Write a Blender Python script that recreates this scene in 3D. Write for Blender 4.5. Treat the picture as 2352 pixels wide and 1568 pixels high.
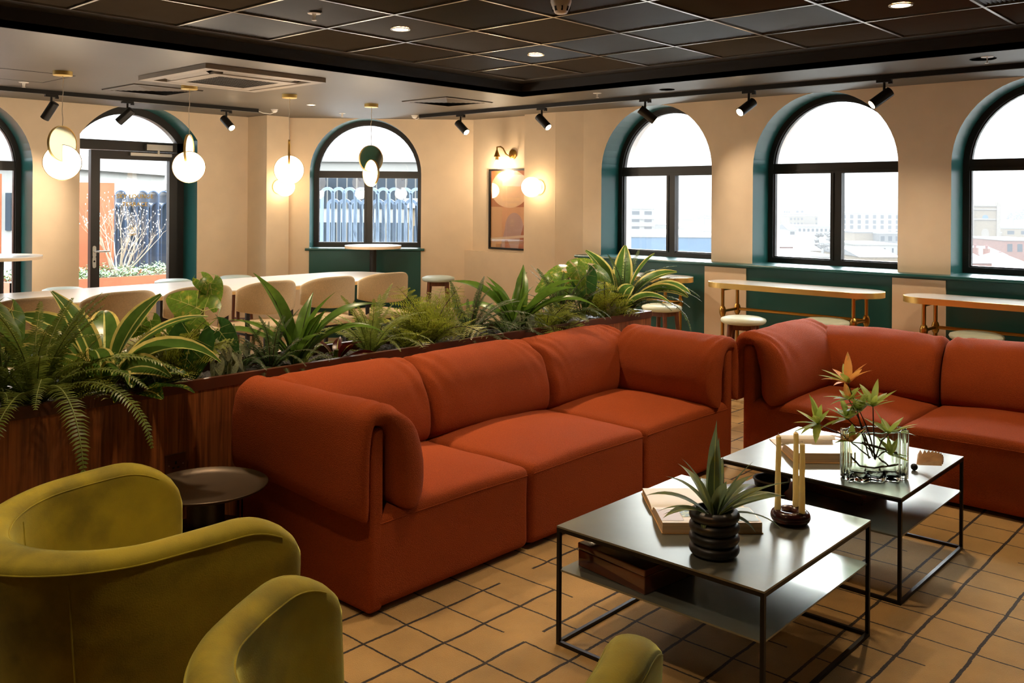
import bpy, math, random
from mathutils import Vector, Matrix, noise
for o in list(bpy.data.objects): bpy.data.objects.remove(o)
C = bpy.context.scene
COL = C.collection
PI = math.pi
R = math.radians
rnd = random.Random(7)
# ---------------------------------------------------------------- camera
F_PX, YAW, CYP, ROLL, HC = 2084.4, R(47.669), 460.5, R(.39), 1.5
cam = bpy.data.objects.new('camera', bpy.data.cameras.new('camera'))
COL.objects.link(cam)
cam.data.sensor_width = 36
cam.data.lens = F_PX * 36 / 2352
cam.data.shift_y = -(784 - CYP) / 2352
cam.data.clip_start = .05
cam.data.clip_end = 2500
cam.matrix_world = Matrix.Translation((0, 0, HC)) @ Matrix.Rotation(-YAW, 4, 'Z') @ Matrix.Rotation(PI / 2, 4, 'X') @ Matrix.Rotation(ROLL, 4, 'Z')
C.camera = cam
# ---------------------------------------------------------------- sky, exposure
world = bpy.data.worlds.new('sky')
C.world = world
world.use_nodes = True
wn = world.node_tree.nodes
wl = world.node_tree.links


def wmath(op, a, b=None, c=None):
    k = wn.new('ShaderNodeMath')
    k.operation = op
    for i, v in enumerate((a, b, c)):
        if v is None: continue
        if isinstance(v, (int, float)): k.inputs[i].default_value = v
        else: wl.new(v, k.inputs[i])
    return k.outputs[0]


# hazy overcast sky: pale horizon, brighter above, and the glow of the veiled sun
SKY_HORIZON, SKY_HIGH, SUN_GLOW = 2.3, 13.0, 90.0
wtc = wn.new('ShaderNodeTexCoord')
wse = wn.new('ShaderNodeSeparateXYZ')
wl.new(wtc.outputs['Generated'], wse.inputs[0])
wmr = wn.new('ShaderNodeMapRange')
wmr.interpolation_type = 'SMOOTHSTEP'
wmr.inputs['From Min'].default_value = .10
wmr.inputs['From Max'].default_value = .42
wmr.inputs['To Min'].default_value = SKY_HORIZON
wmr.inputs['To Max'].default_value = SKY_HIGH
wl.new(wse.outputs[2], wmr.inputs[0])
wdot = wn.new('ShaderNodeVectorMath')
wdot.operation = 'DOT_PRODUCT'
wl.new(wtc.outputs['Generated'], wdot.inputs[0])
wdot.inputs[1].default_value = Vector((.80, .32, .50)).normalized()
wgl = wmath('POWER', wmath('MAXIMUM', wdot.outputs['Value'], 0), 40)
wst = wmath('ADD', wmr.outputs[0], wmath('MULTIPLY', wgl, SUN_GLOW))
wn['Background'].inputs[0].default_value = (.95, .98, 1, 1)
wl.new(wst, wn['Background'].inputs[1])
C.view_settings.view_transform = 'Standard'
C.view_settings.look = 'None'
C.view_settings.gamma = 1
C.view_settings.use_curve_mapping = False
C.view_settings.exposure = 0
WARM = (1, .78, .53)
WARM2 = (1, .80, .58)


def lamp(name, kind, loc, energy, color, size=.05, spot=None, blend=.5, aim=None, parent=None):
    l = bpy.data.lights.new(name, kind)
    l.energy = energy
    l.color = color
    if kind in ('POINT', 'SPOT'): l.shadow_soft_size = size
    if kind == 'SPOT':
        l.spot_size = spot
        l.spot_blend = blend
    o = bpy.data.objects.new(name, l)
    COL.objects.link(o)
    o.location = loc
    if aim is not None:
        o.rotation_euler = (Vector(aim) - Vector(loc)).to_track_quat('-Z', 'Y').to_euler()
    if parent: o.parent = parent
    return o


# ---------------------------------------------------------------- measuring helpers
def ray(px, py):
    X = (px - 1176) / F_PX
    Y = -(py - CYP) / F_PX
    c, s = math.cos(ROLL), math.sin(ROLL)
    x, z = X * c - Y * s, X * s + Y * c
    return Vector((math.cos(YAW) * x + math.sin(YAW), -math.sin(YAW) * x + math.cos(YAW), z))


def atD(px, py, d):
    return Vector((0, 0, HC)) + ray(px, py) * d


def atZ(px, py, z):
    r = ray(px, py)
    return Vector((0, 0, HC)) + r * ((z - HC) / r.z)


def atX(px, py, x):
    r = ray(px, py)
    return Vector((0, 0, HC)) + r * (x / r.x)


def atY(px, py, y):
    r = ray(px, py)
    return Vector((0, 0, HC)) + r * (y / r.y)


# ---------------------------------------------------------------- materials
def s2l(c):
    return tuple(((v / 255) / 12.92 if v / 255 <= .04045 else ((v / 255 + .055) / 1.055) ** 2.4) for v in c)


def M(name, rgb, rough=.5, metal=0, var=.12, scale=6, bump=0, bscale=80, sheen=0, emit=0, spec=.5, trans=0, stretch=None, lin=False, coat=0, ecol=None, sub=0):
    m = bpy.data.materials.new(name)
    m.use_nodes = True
    nt = m.node_tree
    n = nt.nodes
    b = n['Principled BSDF']
    col = rgb if lin else s2l(rgb)
    b.inputs['Roughness'].default_value = rough
    b.inputs['Metallic'].default_value = metal
    b.inputs['Specular IOR Level'].default_value = spec
    if sheen:
        b.inputs['Sheen Weight'].default_value = sheen
        b.inputs['Sheen Roughness'].default_value = .4
        b.inputs['Sheen Tint'].default_value = (*[min(1, .4 + c) for c in col], 1)
    if coat: b.inputs['Coat Weight'].default_value = coat
    if trans: b.inputs['Transmission Weight'].default_value = trans
    if sub:
        b.inputs['Subsurface Weight'].default_value = sub
        b.inputs['Subsurface Radius'].default_value = (.02, .01, .005)
    tc = n.new('ShaderNodeTexCoord')
    mp = n.new('ShaderNodeMapping')
    nt.links.new(tc.outputs['Object'], mp.inputs[0])
    if stretch: mp.inputs['Scale'].default_value = stretch
    nz = n.new('ShaderNodeTexNoise')
    nz.inputs['Scale'].default_value = scale
    nz.inputs['Detail'].default_value = 4
    nt.links.new(mp.outputs[0], nz.inputs[0])
    rp = n.new('ShaderNodeValToRGB')
    rp.color_ramp.elements[0].position = .3
    rp.color_ramp.elements[1].position = .7
    rp.color_ramp.elements[0].color = (*[c * (1 - var) for c in col], 1)
    rp.color_ramp.elements[1].color = (*[min(1, c * (1 + var)) for c in col], 1)
    nt.links.new(nz.outputs[0], rp.inputs[0])
    nt.links.new(rp.outputs[0], b.inputs['Base Color'])
    if bump:
        n2 = n.new('ShaderNodeTexNoise')
        n2.inputs['Scale'].default_value = bscale
        n2.inputs['Detail'].default_value = 3
        nt.links.new(mp.outputs[0], n2.inputs[0])
        bp = n.new('ShaderNodeBump')
        bp.inputs['Strength'].default_value = bump
        bp.inputs['Distance'].default_value = .01
        nt.links.new(n2.outputs[0], bp.inputs['Height'])
        nt.links.new(bp.outputs[0], b.inputs['Normal'])
    if emit:
        b.inputs['Emission Color'].default_value = (*(ecol or col), 1)
        b.inputs['Emission Strength'].default_value = emit
    return m


def two_tone(m, rgb2, scale, lo=.45, hi=.6, detail=3):
    """a second real colour in patches over the first"""
    nt = m.node_tree
    n = nt.nodes
    b = n['Principled BSDF']
    old = b.inputs['Base Color'].links[0].from_socket
    nz = n.new('ShaderNodeTexNoise')
    nz.inputs['Scale'].default_value = scale
    nz.inputs['Detail'].default_value = detail
    tc = n.new('ShaderNodeTexCoord')
    nt.links.new(tc.outputs['Object'], nz.inputs[0])
    mr = n.new('ShaderNodeMapRange')
    mr.inputs['From Min'].default_value = lo
    mr.inputs['From Max'].default_value = hi
    nt.links.new(nz.outputs[0], mr.inputs[0])
    mx = n.new('ShaderNodeMix')
    mx.data_type = 'RGBA'
    nt.links.new(mr.outputs[0], mx.inputs[0])
    nt.links.new(old, mx.inputs[6])
    mx.inputs[7].default_value = (*s2l(rgb2), 1)
    nt.links.new(mx.outputs[2], b.inputs['Base Color'])
    return m


def glass_mat(name, tint=(.96, .99, 1), refl=1.0):
    m = bpy.data.materials.new(name)
    m.use_nodes = True
    nt = m.node_tree
    n = nt.nodes
    n.remove(n['Principled BSDF'])
    out = n['Material Output']
    t = n.new('ShaderNodeBsdfTransparent')
    t.inputs[0].default_value = (*tint, 1)
    g = n.new('ShaderNodeBsdfGlossy')
    g.inputs['Roughness'].default_value = .02
    fr = n.new('ShaderNodeFresnel')
    fr.inputs[0].default_value = 1.5
    mul = n.new('ShaderNodeMath')
    mul.operation = 'MULTIPLY'
    mul.inputs[1].default_value = refl
    mx = n.new('ShaderNodeMixShader')
    nt.links.new(fr.outputs[0], mul.inputs[0])
    nt.links.new(mul.outputs[0], mx.inputs[0])
    nt.links.new(t.outputs[0], mx.inputs[1])
    nt.links.new(g.outputs[0], mx.inputs[2])
    nt.links.new(mx.outputs[0], out.inputs[0])
    return m


def wood_mat(name, c1, c2, axis_scale, rough=.45):
    m = M(name, c1, rough, var=.15, scale=3, stretch=axis_scale)
    nt = m.node_tree
    n = nt.nodes
    b = n['Principled BSDF']
    tc = n.new('ShaderNodeTexCoord')
    mp = n.new('ShaderNodeMapping')
    mp.inputs['Scale'].default_value = axis_scale
    nz = n.new('ShaderNodeTexNoise')
    nz.inputs['Scale'].default_value = 9
    nz.inputs['Detail'].default_value = 8
    nz.inputs['Distortion'].default_value = .6
    nt.links.new(tc.outputs['Object'], mp.inputs[0])
    nt.links.new(mp.outputs[0], nz.inputs[0])
    rp = n.new('ShaderNodeValToRGB')
    rp.color_ramp.elements[0].position = .35
    rp.color_ramp.elements[1].position = .65
    rp.color_ramp.elements[0].color = (*s2l(c2), 1)
    rp.color_ramp.elements[1].color = (*s2l(c1), 1)
    nt.links.new(nz.outputs[0], rp.inputs[0])
    nt.links.new(rp.outputs[0], b.inputs['Base Color'])
    return m


m_wall = M('cream paint', (228, 206, 176), .75, var=.03, bump=.05, bscale=30)
m_wall2 = M('beige panel paint', (226, 202, 172), .6, var=.02)
m_teal = M('dark teal satin paint', (27, 80, 76), .3, var=.06, scale=3)
m_ceil = M('taupe ceiling paint', (88, 79, 69), .5, var=.05, scale=2)
m_fascia = M('near black paint', (40, 34, 31), .5, var=.08)
m_tile = M('dark ribbed metal', (60, 57, 55), .42, .55, var=.06)
m_tbar = M('satin grey metal bar', (150, 142, 132), .3, .8, var=.05)
m_ext = M('outer render', (190, 180, 172), .8, var=.1)
m_frame = M('black window frame', (38, 34, 32), .38, var=.06)
m_black = M('matt black metal', (26, 24, 23), .45, .3, var=.1)
m_blackpl = M('satin black enamel', (30, 28, 26), .35, .2, var=.08)
m_glass = glass_mat('window glass', (.97, .99, 1), .55)
m_brass = M('polished brass', (240, 208, 130), .34, .9, var=.05)
m_brass2 = M('aged brass', (190, 150, 80), .28, 1, var=.1)
m_mirror = M('mirror gold', (236, 210, 160), .05, 1, var=.02)
m_lampglass = M('lit opal glass', (255, 226, 180), .3, var=.01, emit=4.5, ecol=(1, .82, .6))
m_globe = M('lit opal globe', (255, 226, 180), .3, var=.01, emit=10, ecol=(1, .76, .46))
m_bulb = M('lit bulb', (255, 230, 190), .3, var=.01, emit=30, ecol=(1, .75, .45))
m_white = M('white plastic', (235, 230, 222), .4, var=.03)
m_cable = M('pale cable', (215, 205, 190), .5, var=.03)
m_steel = M('brushed steel', (200, 198, 192), .3, 1, var=.05)
m_grey = M('light grey cassette plastic', (150, 140, 128), .5, var=.04)
m_dark = M('dark slot', (16, 14, 13), .7, var=.1)
m_laminate = M('white table laminate', (244, 242, 238), .25, var=.02, spec=.8)
m_edge = M('birch ply edge', (226, 190, 130), .5, var=.1)
m_fab = M('oatmeal upholstery', (204, 182, 146), .9, var=.1, scale=120, bump=.3, bscale=400, sheen=.3)
m_vinyl = M('pale sage leather', (200, 205, 182), .45, var=.04, bump=.1, bscale=60)
m_vinylb = M('pale blue leather', (196, 215, 212), .45, var=.04, bump=.1, bscale=60)
m_walnut = wood_mat('walnut leg wood', (112, 62, 36), (82, 42, 24), (8, 8, 1.2))
m_planter = wood_mat('walnut veneer', (156, 92, 46), (104, 56, 27), (8, 8, .3), .4)
m_rim = M('dark walnut rim', (84, 44, 26), .35, var=.15, scale=8)
m_soil = M('black bark chips', (30, 22, 18), .6, var=.5, scale=60, bump=1, bscale=90)
m_marble = M('white marble', (244, 240, 232), .1, var=.03, scale=5, spec=.8)
m_sofa = M('rust orange wool', (152, 68, 28), .95, var=.16, scale=260, bump=.6, bscale=300, sheen=0, spec=.15)
m_table = M('patinated steel sheet', (128, 128, 115), .29, .6, var=.1, scale=5, bump=.02, bscale=12, spec=.9)
m_tframe = M('blackened steel', (34, 31, 28), .45, .6, var=.1)
m_pot = M('black ribbed ceramic', (38, 34, 32), .42, var=.15, scale=12)
m_candle = M('beeswax cream', (255, 240, 196), .45, var=.02)
m_holder = M('oxblood glazed ceramic', (58, 22, 22), .2, var=.1)
m_paper = M('page paper', (250, 244, 232), .55, var=.03)
m_pages = M('page edges', (214, 180, 140), .7, var=.25, scale=4, stretch=(1, 1, 140))
m_cover = M('kraft book cover', (205, 160, 105), .6, var=.06)
m_lacquer = M('brown lacquer', (96, 50, 30), .12, var=.05, coat=.6)
m_tray = M('bronze tray', (66, 50, 30), .4, .6, var=.1)
m_corten = M('corten steel', (146, 84, 54), .7, var=.12, scale=3)
m_navy2 = M('pale blue grey powder coat', (96, 116, 138), .45, var=.06)
m_navy = M('navy powder coat', (58, 76, 100), .45, var=.08)
m_twig = M('pale twig bark', (160, 146, 130), .8, var=.15)
m_stem = M('green stem', (120, 130, 60), .6, var=.15)
m_brown = M('brown stem', (70, 48, 30), .7, var=.2)
m_gold = M('gold lettering film', (214, 176, 70), .4, .2, var=.03)
m_glaze = glass_mat('picture glazing', (.98, .98, .98), .35)
m_vglass = M('clear green tinged glass', (240, 246, 232), .02, var=.0, trans=1)


def leaf_mat(name, rgb, rough=.4, var=.25, scale=10):
    m = M(name, rgb, rough, var=var, scale=scale, spec=.4)
    nt = m.node_tree
    n = nt.nodes
    b = n['Principled BSDF']
    out = n['Material Output']
    tr = n.new('ShaderNodeBsdfTranslucent')
    src = b.inputs['Base Color'].links[0].from_socket
    nt.links.new(src, tr.inputs[0])
    mx = n.new('ShaderNodeMixShader')
    mx.inputs[0].default_value = .42
    nt.links.new(b.outputs[0], mx.inputs[1])
    nt.links.new(tr.outputs[0], mx.inputs[2])
    nt.links.new(mx.outputs[0], out.inputs[0])
    return m


l_fern = leaf_mat('sword fern green', (118, 132, 56))
l_fernd = leaf_mat('dark fern green', (78, 100, 56))
l_lace = leaf_mat('lace fern yellow green', (142, 150, 52))
l_blade = leaf_mat('bird nest green', (92, 124, 44), .28)
l_bladed = leaf_mat('deep blade green', (84, 116, 48), .28)
l_edge = leaf_mat('cream yellow leaf edge', (222, 206, 120))
l_vein = leaf_mat('pale vein', (214, 214, 130))
l_dvein = leaf_mat('dark midrib', (40, 44, 24))
l_aloc = leaf_mat('elephant ear green', (118, 152, 56), .25)
l_aloc = two_tone(l_aloc, (204, 184, 84), 9, .56, .66)
l_alocd = leaf_mat('dark elephant ear green', (56, 92, 42), .22)
l_beg = two_tone(leaf_mat('silver begonia', (160, 162, 124), .45), (84, 100, 58), 45, .5, .62)
l_crot = two_tone(leaf_mat('speckled croton', (60, 92, 34), .25), (206, 186, 60), 28, .55, .62)
l_red = leaf_mat('dark red leaf', (86, 24, 20), .3)
l_orange = two_tone(leaf_mat('orange tipped leaf', (250, 164, 84)), (160, 160, 70), 25, .6, .7)
l_pal = leaf_mat('schefflera green', (168, 184, 84))
l_strap = two_tone(leaf_mat('grey green strap leaf', (124, 140, 100)), (140, 144, 50), 20, .5, .65)


m_candle = leaf_mat('backlit beeswax', (255, 238, 186), .45, .03)


def velvet():
    m = two_tone(M('olive velvet', (156, 138, 20), .8, var=.2, scale=7, sheen=1, bump=.08, bscale=300), (104, 92, 10), 5, .48, .68, 6)
    b = m.node_tree.nodes['Principled BSDF']
    b.inputs['Sheen Tint'].default_value = (.85, .82, .22, 1)
    b.inputs['Sheen Roughness'].default_value = .3
    return m


m_velvet = velvet()


def rug_mat():
    m = M('tan wool pile', (166, 130, 76), .95, var=.14, scale=5, bump=.5, bscale=260, sheen=.2)
    nt = m.node_tree
    n = nt.nodes
    L = nt.links
    b = n['Principled BSDF']
    old = b.inputs['Base Color'].links[0].from_socket
    tc = n.new('ShaderNodeTexCoord')
    # wobble of the hand-drawn lines
    wob = n.new('ShaderNodeTexNoise')
    wob.inputs['Scale'].default_value = 7
    L.new(tc.outputs['Object'], wob.inputs[0])
    wf = n.new('ShaderNodeTexNoise')
    wf.inputs['Scale'].default_value = 90
    L.new(tc.outputs['Object'], wf.inputs[0])

    def math_(op, a, bb=None, c=None):
        k = n.new('ShaderNodeMath')
        k.operation = op
        for i, v in enumerate((a, bb, c)):
            if v is None: continue
            if isinstance(v, (int, float)): k.inputs[i].default_value = v
            else: L.new(v, k.inputs[i])
        return k.outputs[0]

    sep = n.new('ShaderNodeSeparateXYZ')
    L.new(tc.outputs['Object'], sep.inputs[0])
    sw = n.new('ShaderNodeSeparateColor')
    L.new(wob.outputs[1], sw.inputs[0])
    sf = n.new('ShaderNodeSeparateColor')
    L.new(wf.outputs[1], sf.inputs[0])
    S = .1905
    res = []
    for i, (ph, wid) in enumerate(((2.11, .0038), (2.405, .0058))):
        co = sep.outputs[i]
        oth = sep.outputs[1 - i]
        w = math_('MULTIPLY_ADD', sw.outputs[i], .014, -.007)
        w = math_('ADD', w, math_('MULTIPLY_ADD', sf.outputs[i], .005, -.0025))
        u = math_('DIVIDE', math_('SUBTRACT', math_('ADD', co, w), ph), S)
        r_ = math_('ROUND', u)
        dist = math_('MULTIPLY', math_('ABSOLUTE', math_('SUBTRACT', u, r_)), S)
        line = math_('LESS_THAN', dist, wid)
        # here and there a line stops halfway across a square
        cell = math_('FLOOR', math_('DIVIDE', math_('SUBTRACT', oth, 2.405 if i == 0 else 2.11), S / 2))
        wnz = n.new('ShaderNodeTexWhiteNoise')
        wnz.noise_dimensions = '2D'
        cb = n.new('ShaderNodeCombineXYZ')
        L.new(r_, cb.inputs[0])
        L.new(cell, cb.inputs[1])
        L.new(cb.outputs[0], wnz.inputs[0])
        keep = math_('GREATER_THAN', wnz.outputs[0], .07)
        res.append(math_('MULTIPLY', line, keep))
    tot = math_('MAXIMUM', res[0], res[1])
    mx = n.new('ShaderNodeMix')
    mx.data_type = 'RGBA'
    L.new(tot, mx.inputs[0])
    L.new(old, mx.inputs[6])
    mx.inputs[7].default_value = (*s2l((38, 28, 20)), 1)
    L.new(mx.outputs[2], b.inputs['Base Color'])
    return m


m_rug = rug_mat()
m_floor = wood_mat('pale oak boards', (214, 188, 150), (196, 168, 128), (.5, 6, 1), .25)


# ---------------------------------------------------------------- mesh builder
class MB:
    def __init__(s):
        s.v, s.f, s.m = [], [], []

    def add(s, vs, fs, m=0):
        k = len(s.v)
        s.v += [tuple(v) for v in vs]
        for f in fs:
            s.f.append(tuple(i + k for i in f))
            s.m.append(m)
        return s

    def box(s, x0, x1, y0, y1, z0, z1, m=0, mat=None):
        vs = [Vector((x, y, z)) for z in (z0, z1) for y in (y0, y1) for x in (x0, x1)]
        if mat is not None: vs = [mat @ v for v in vs]
        return s.add(vs, [(0, 2, 3, 1), (4, 5, 7, 6), (0, 1, 5, 4), (2, 6, 7, 3), (0, 4, 6, 2), (1, 3, 7, 5)], m)

    def bar(s, a, b, w, h, m=0, up=(0, 0, 1)):
        a, b = Vector(a), Vector(b)
        d = (b - a).normalized()
        u = Vector(up)
        if abs(d.dot(u)) > .95: u = Vector((1, 0, 0))
        sd = d.cross(u).normalized()
        u = sd.cross(d)
        vs = [p + sd * (i * w / 2) + u * (j * h / 2) for p in (a, b) for i, j in ((-1, -1), (1, -1), (1, 1), (-1, 1))]
        return s.add(vs, [(3, 2, 1, 0), (4, 5, 6, 7), (0, 1, 5, 4), (1, 2, 6, 5), (2, 3, 7, 6), (3, 0, 4, 7)], m)

    def tube(s, pts, r, n=8, m=0, cap=True):
        pts = [Vector(p) for p in pts]
        rs = r if isinstance(r, (list, tuple)) else [r] * len(pts)
        k = len(s.v)
        prev = None
        for i, p in enumerate(pts):
            d = (pts[min(i + 1, len(pts) - 1)] - pts[max(i - 1, 0)])
            if d.length < 1e-9: d = Vector((0, 0, 1))
            d.normalize()
            if prev is None:
                a = d.orthogonal().normalized()
            else:
                a = (prev - d * prev.dot(d))
                a = a.normalized() if a.length > 1e-6 else d.orthogonal().normalized()
            prev = a
            b = d.cross(a)
            for j in range(n):
                t = 2 * PI * j / n
                s.v.append(tuple(p + (a * math.cos(t) + b * math.sin(t)) * rs[i]))
        for i in range(len(pts) - 1):
            for j in range(n):
                q = (j + 1) % n
                s.f.append((k + i * n + j, k + i * n + q, k + (i + 1) * n + q, k + (i + 1) * n + j))
                s.m.append(m)
        if cap:
            s.f.append(tuple(k + j for j in reversed(range(n))))
            s.m.append(m)
            e = k + (len(pts) - 1) * n
            s.f.append(tuple(e + j for j in range(n)))
            s.m.append(m)
        return s

    def lathe(s, prof, n=32, m=0, mat=None, c=(0, 0), cap=True):
        k = len(s.v)
        for r, z in prof:
            for j in range(n):
                t = 2 * PI * j / n
                v = Vector((c[0] + r * math.cos(t), c[1] + r * math.sin(t), z))
                s.v.append(tuple(mat @ v if mat is not None else v))
        for i in range(len(prof) - 1):
            for j in range(n):
                q = (j + 1) % n
                s.f.append((k + i * n + j, k + i * n + q, k + (i + 1) * n + q, k + (i + 1) * n + j))
                s.m.append(m)
        for i, rev in ((0, True), (len(prof) - 1, False)):
            if prof[i][0] > 1e-5 and cap and prof[0] != prof[-1]:
                idx = [k + i * n + j for j in range(n)]
                s.f.append(tuple(reversed(idx)) if rev else tuple(idx))
                s.m.append(m)
        return s

    def prism(s, poly, z0, z1, m=0, mat=None, mside=None):
        n = len(poly)
        vs = [Vector((x, y, z0)) for x, y in poly] + [Vector((x, y, z1)) for x, y in poly]
        if mat is not None: vs = [mat @ v for v in vs]
        s.add(vs, [tuple(reversed(range(n))), tuple(range(n, 2 * n))], m)
        k = len(s.v) - 2 * n
        for i in range(n):
            j = (i + 1) % n
            s.f.append((k + i, k + j, k + n + j, k + n + i))
            s.m.append(m if mside is None else mside)
        return s

    def build(s, name, mats, parent=None, smooth=False, loc=None, fix=True):
        me = bpy.data.meshes.new(name)
        me.from_pydata(s.v, [], s.f)
        if not isinstance(mats, (list, tuple)): mats = [mats]
        for mt in mats: me.materials.append(mt)
        me.polygons.foreach_set('material_index', s.m)
        if fix:
            import bmesh
            bm = bmesh.new()
            bm.from_mesh(me)
            bmesh.ops.recalc_face_normals(bm, faces=bm.faces)
            bm.to_mesh(me)
            bm.free()
        if smooth:
            me.polygons.foreach_set('use_smooth', [True] * len(me.polygons))
            if smooth != 'all':
                me.set_sharp_from_angle(angle=R(40))
        me.update()
        o = bpy.data.objects.new(name, me)
        COL.objects.link(o)
        if parent: o.parent = parent
        if loc: o.location = loc
        return o


def tag(o, label=None, cat=None, group=None, kind=None):
    if label: o['label'] = label
    if cat: o['category'] = cat
    if group: o['group'] = group
    if kind: o['kind'] = kind
    return o


def thing(name, label, cat, loc=(0, 0, 0), rz=0, group=None):
    o = bpy.data.objects.new(name, None)
    COL.objects.link(o)
    o.empty_display_size = .1
    o.location = loc
    o.rotation_euler = (0, 0, rz)
    return tag(o, label, cat, group)


def struct(name, mb, mats, parent=None, smooth=False):
    o = mb.build(name, mats, parent, smooth)
    o['kind'] = 'structure'
    return o


def dup(root, loc=None, rz=None, label=None, group=None, scale=None):
    r = root.copy()
    COL.objects.link(r)
    if loc is not None: r.location = loc
    if rz is not None: r.rotation_euler = (0, 0, rz)
    if scale is not None: r.scale = (scale, scale, scale) if isinstance(scale, (int, float)) else scale
    if label: r['label'] = label
    if group: r['group'] = group
    for ch in list(root.children):
        c = ch.copy()
        COL.objects.link(c)
        c.parent = r
        for g in list(ch.children):
            d = g.copy()
            COL.objects.link(d)
            d.parent = c
    return r


def rbox(mb, c, size, r, m=0, deform=None, seg=10, mat=None):
    """rounded box with an evenly divided skin that can be pushed about"""
    hx, hy, hz = [v / 2 for v in size]

    def coords(h):
        e = [-h, -h + r * .2, -h + r * .55, -h + r]
        mid = [(-h + r) + (2 * h - 2 * r) * i / seg for i in range(1, seg)]
        return e + mid + [-v for v in reversed(e)]

    X, Y, Z = coords(hx), coords(hy), coords(hz)

    def rd(p):
        q = Vector((max(-hx + r, min(hx - r, p[0])), max(-hy + r, min(hy - r, p[1])), max(-hz + r, min(hz - r, p[2]))))
        d = Vector(p) - q
        v = q + d.normalized() * r if d.length > 1e-9 else Vector(p)
        if deform: v = deform(v)
        v = v + Vector(c)
        return mat @ v if mat is not None else v

    def face(A, B, fn):
        vs = [rd(fn(a, b)) for b in B for a in A]
        na = len(A)
        fs = [(j * na + i, j * na + i + 1, (j + 1) * na + i + 1, (j + 1) * na + i) for j in range(len(B) - 1) for i in range(na - 1)]
        mb.add(vs, fs, m)

    face(X, Y, lambda a, b: (a, b, hz))
    face(X, Y, lambda a, b: (a, b, -hz))
    face(X, Z, lambda a, b: (a, hy, b))
    face(X, Z, lambda a, b: (a, -hy, b))
    face(Y, Z, lambda a, b: (hx, a, b))
    face(Y, Z, lambda a, b: (-hx, a, b))


def weld(o, d=.0004):
    import bmesh
    bm = bmesh.new()
    bm.from_mesh(o.data)
    bmesh.ops.remove_doubles(bm, verts=bm.verts, dist=d)
    bmesh.ops.recalc_face_normals(bm, faces=bm.faces)
    bm.to_mesh(o.data)
    bm.free()
    o.data.polygons.foreach_set('use_smooth', [True] * len(o.data.polygons))
    return o


def params(n, w):
    """0..1 samples, dense near both ends (w = share of the length that is rounded)"""
    e = [0, w * .04, w * .15, w * .35, w * .65, w]
    mid = [w + (1 - 2 * w) * i / n for i in range(1, n)]
    return e + mid + [1 - v for v in reversed(e)]


def fat(mb, cen, T, ns=20, nt=14, ws=.1, wt=.1, m=0, rip=None):
    """closed cushion around the sheet cen(s,t) with half thickness T(s,t); returns the outside point function"""
    S, Q = params(ns, ws), params(nt, wt)

    def fall(x, w):
        e = min(x, 1 - x)
        return 1 if e >= w else math.sqrt(max(0, 1 - (1 - e / w) ** 2))

    def nrm(s, t):
        h = 1e-3
        a = cen(min(1, s + h), t) - cen(max(0, s - h), t)
        b = cen(s, min(1, t + h)) - cen(s, max(0, t - h))
        n = a.cross(b)
        return n.normalized() if n.length > 1e-12 else Vector((0, 0, 1))

    def surf(s, t, side, extra=0):
        f = min(fall(s, ws), 1) * min(fall(t, wt), 1)
        h = T(s, t)
        hh = h[0] if side > 0 and isinstance(h, tuple) else (h[1] if isinstance(h, tuple) else h)
        n = nrm(s, t)
        d = hh * f + extra
        if rip: d += rip(s, t, side) * f
        return cen(s, t) + n * (d * side)

    for side in (1, -1):
        vs = [surf(s, t, side) for t in Q for s in S]
        na = len(S)
        fs = [(j * na + i, j * na + i + 1, (j + 1) * na + i + 1, (j + 1) * na + i) for j in range(len(Q) - 1) for i in range(na - 1)]
        mb.add(vs, fs, m)
    return surf


def catmull(P, t):
    n = len(P) - 1
    x = min(max(t, 0), 1) * n
    i = min(int(x), n - 1)
    f = x - i
    g = lambda k: Vector(P[max(0, min(n, k))])
    p0, p1, p2, p3 = g(i - 1), g(i), g(i + 1), g(i + 2)
    return .5 * ((2 * p1) + (p2 - p0) * f + (2 * p0 - 5 * p1 + 4 * p2 - p3) * f * f + (3 * p1 - p0 - 3 * p2 + p3) * f ** 3)
# ================================================================ SETTING
ZC, ZG = 2.38, 2.49
W = 1.19


def arc_pts(uc, hw, zs, rise, n=28):
    """arch from right spring to left spring"""
    Rr = (hw * hw + rise * rise) / (2 * rise)
    zc = zs + rise - Rr
    a0 = math.atan2(zs - zc, hw)
    return [(uc + Rr * math.cos(a0 + (PI - 2 * a0) * i / n), zc + Rr * math.sin(a0 + (PI - 2 * a0) * i / n)) for i in range(n + 1)]


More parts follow.
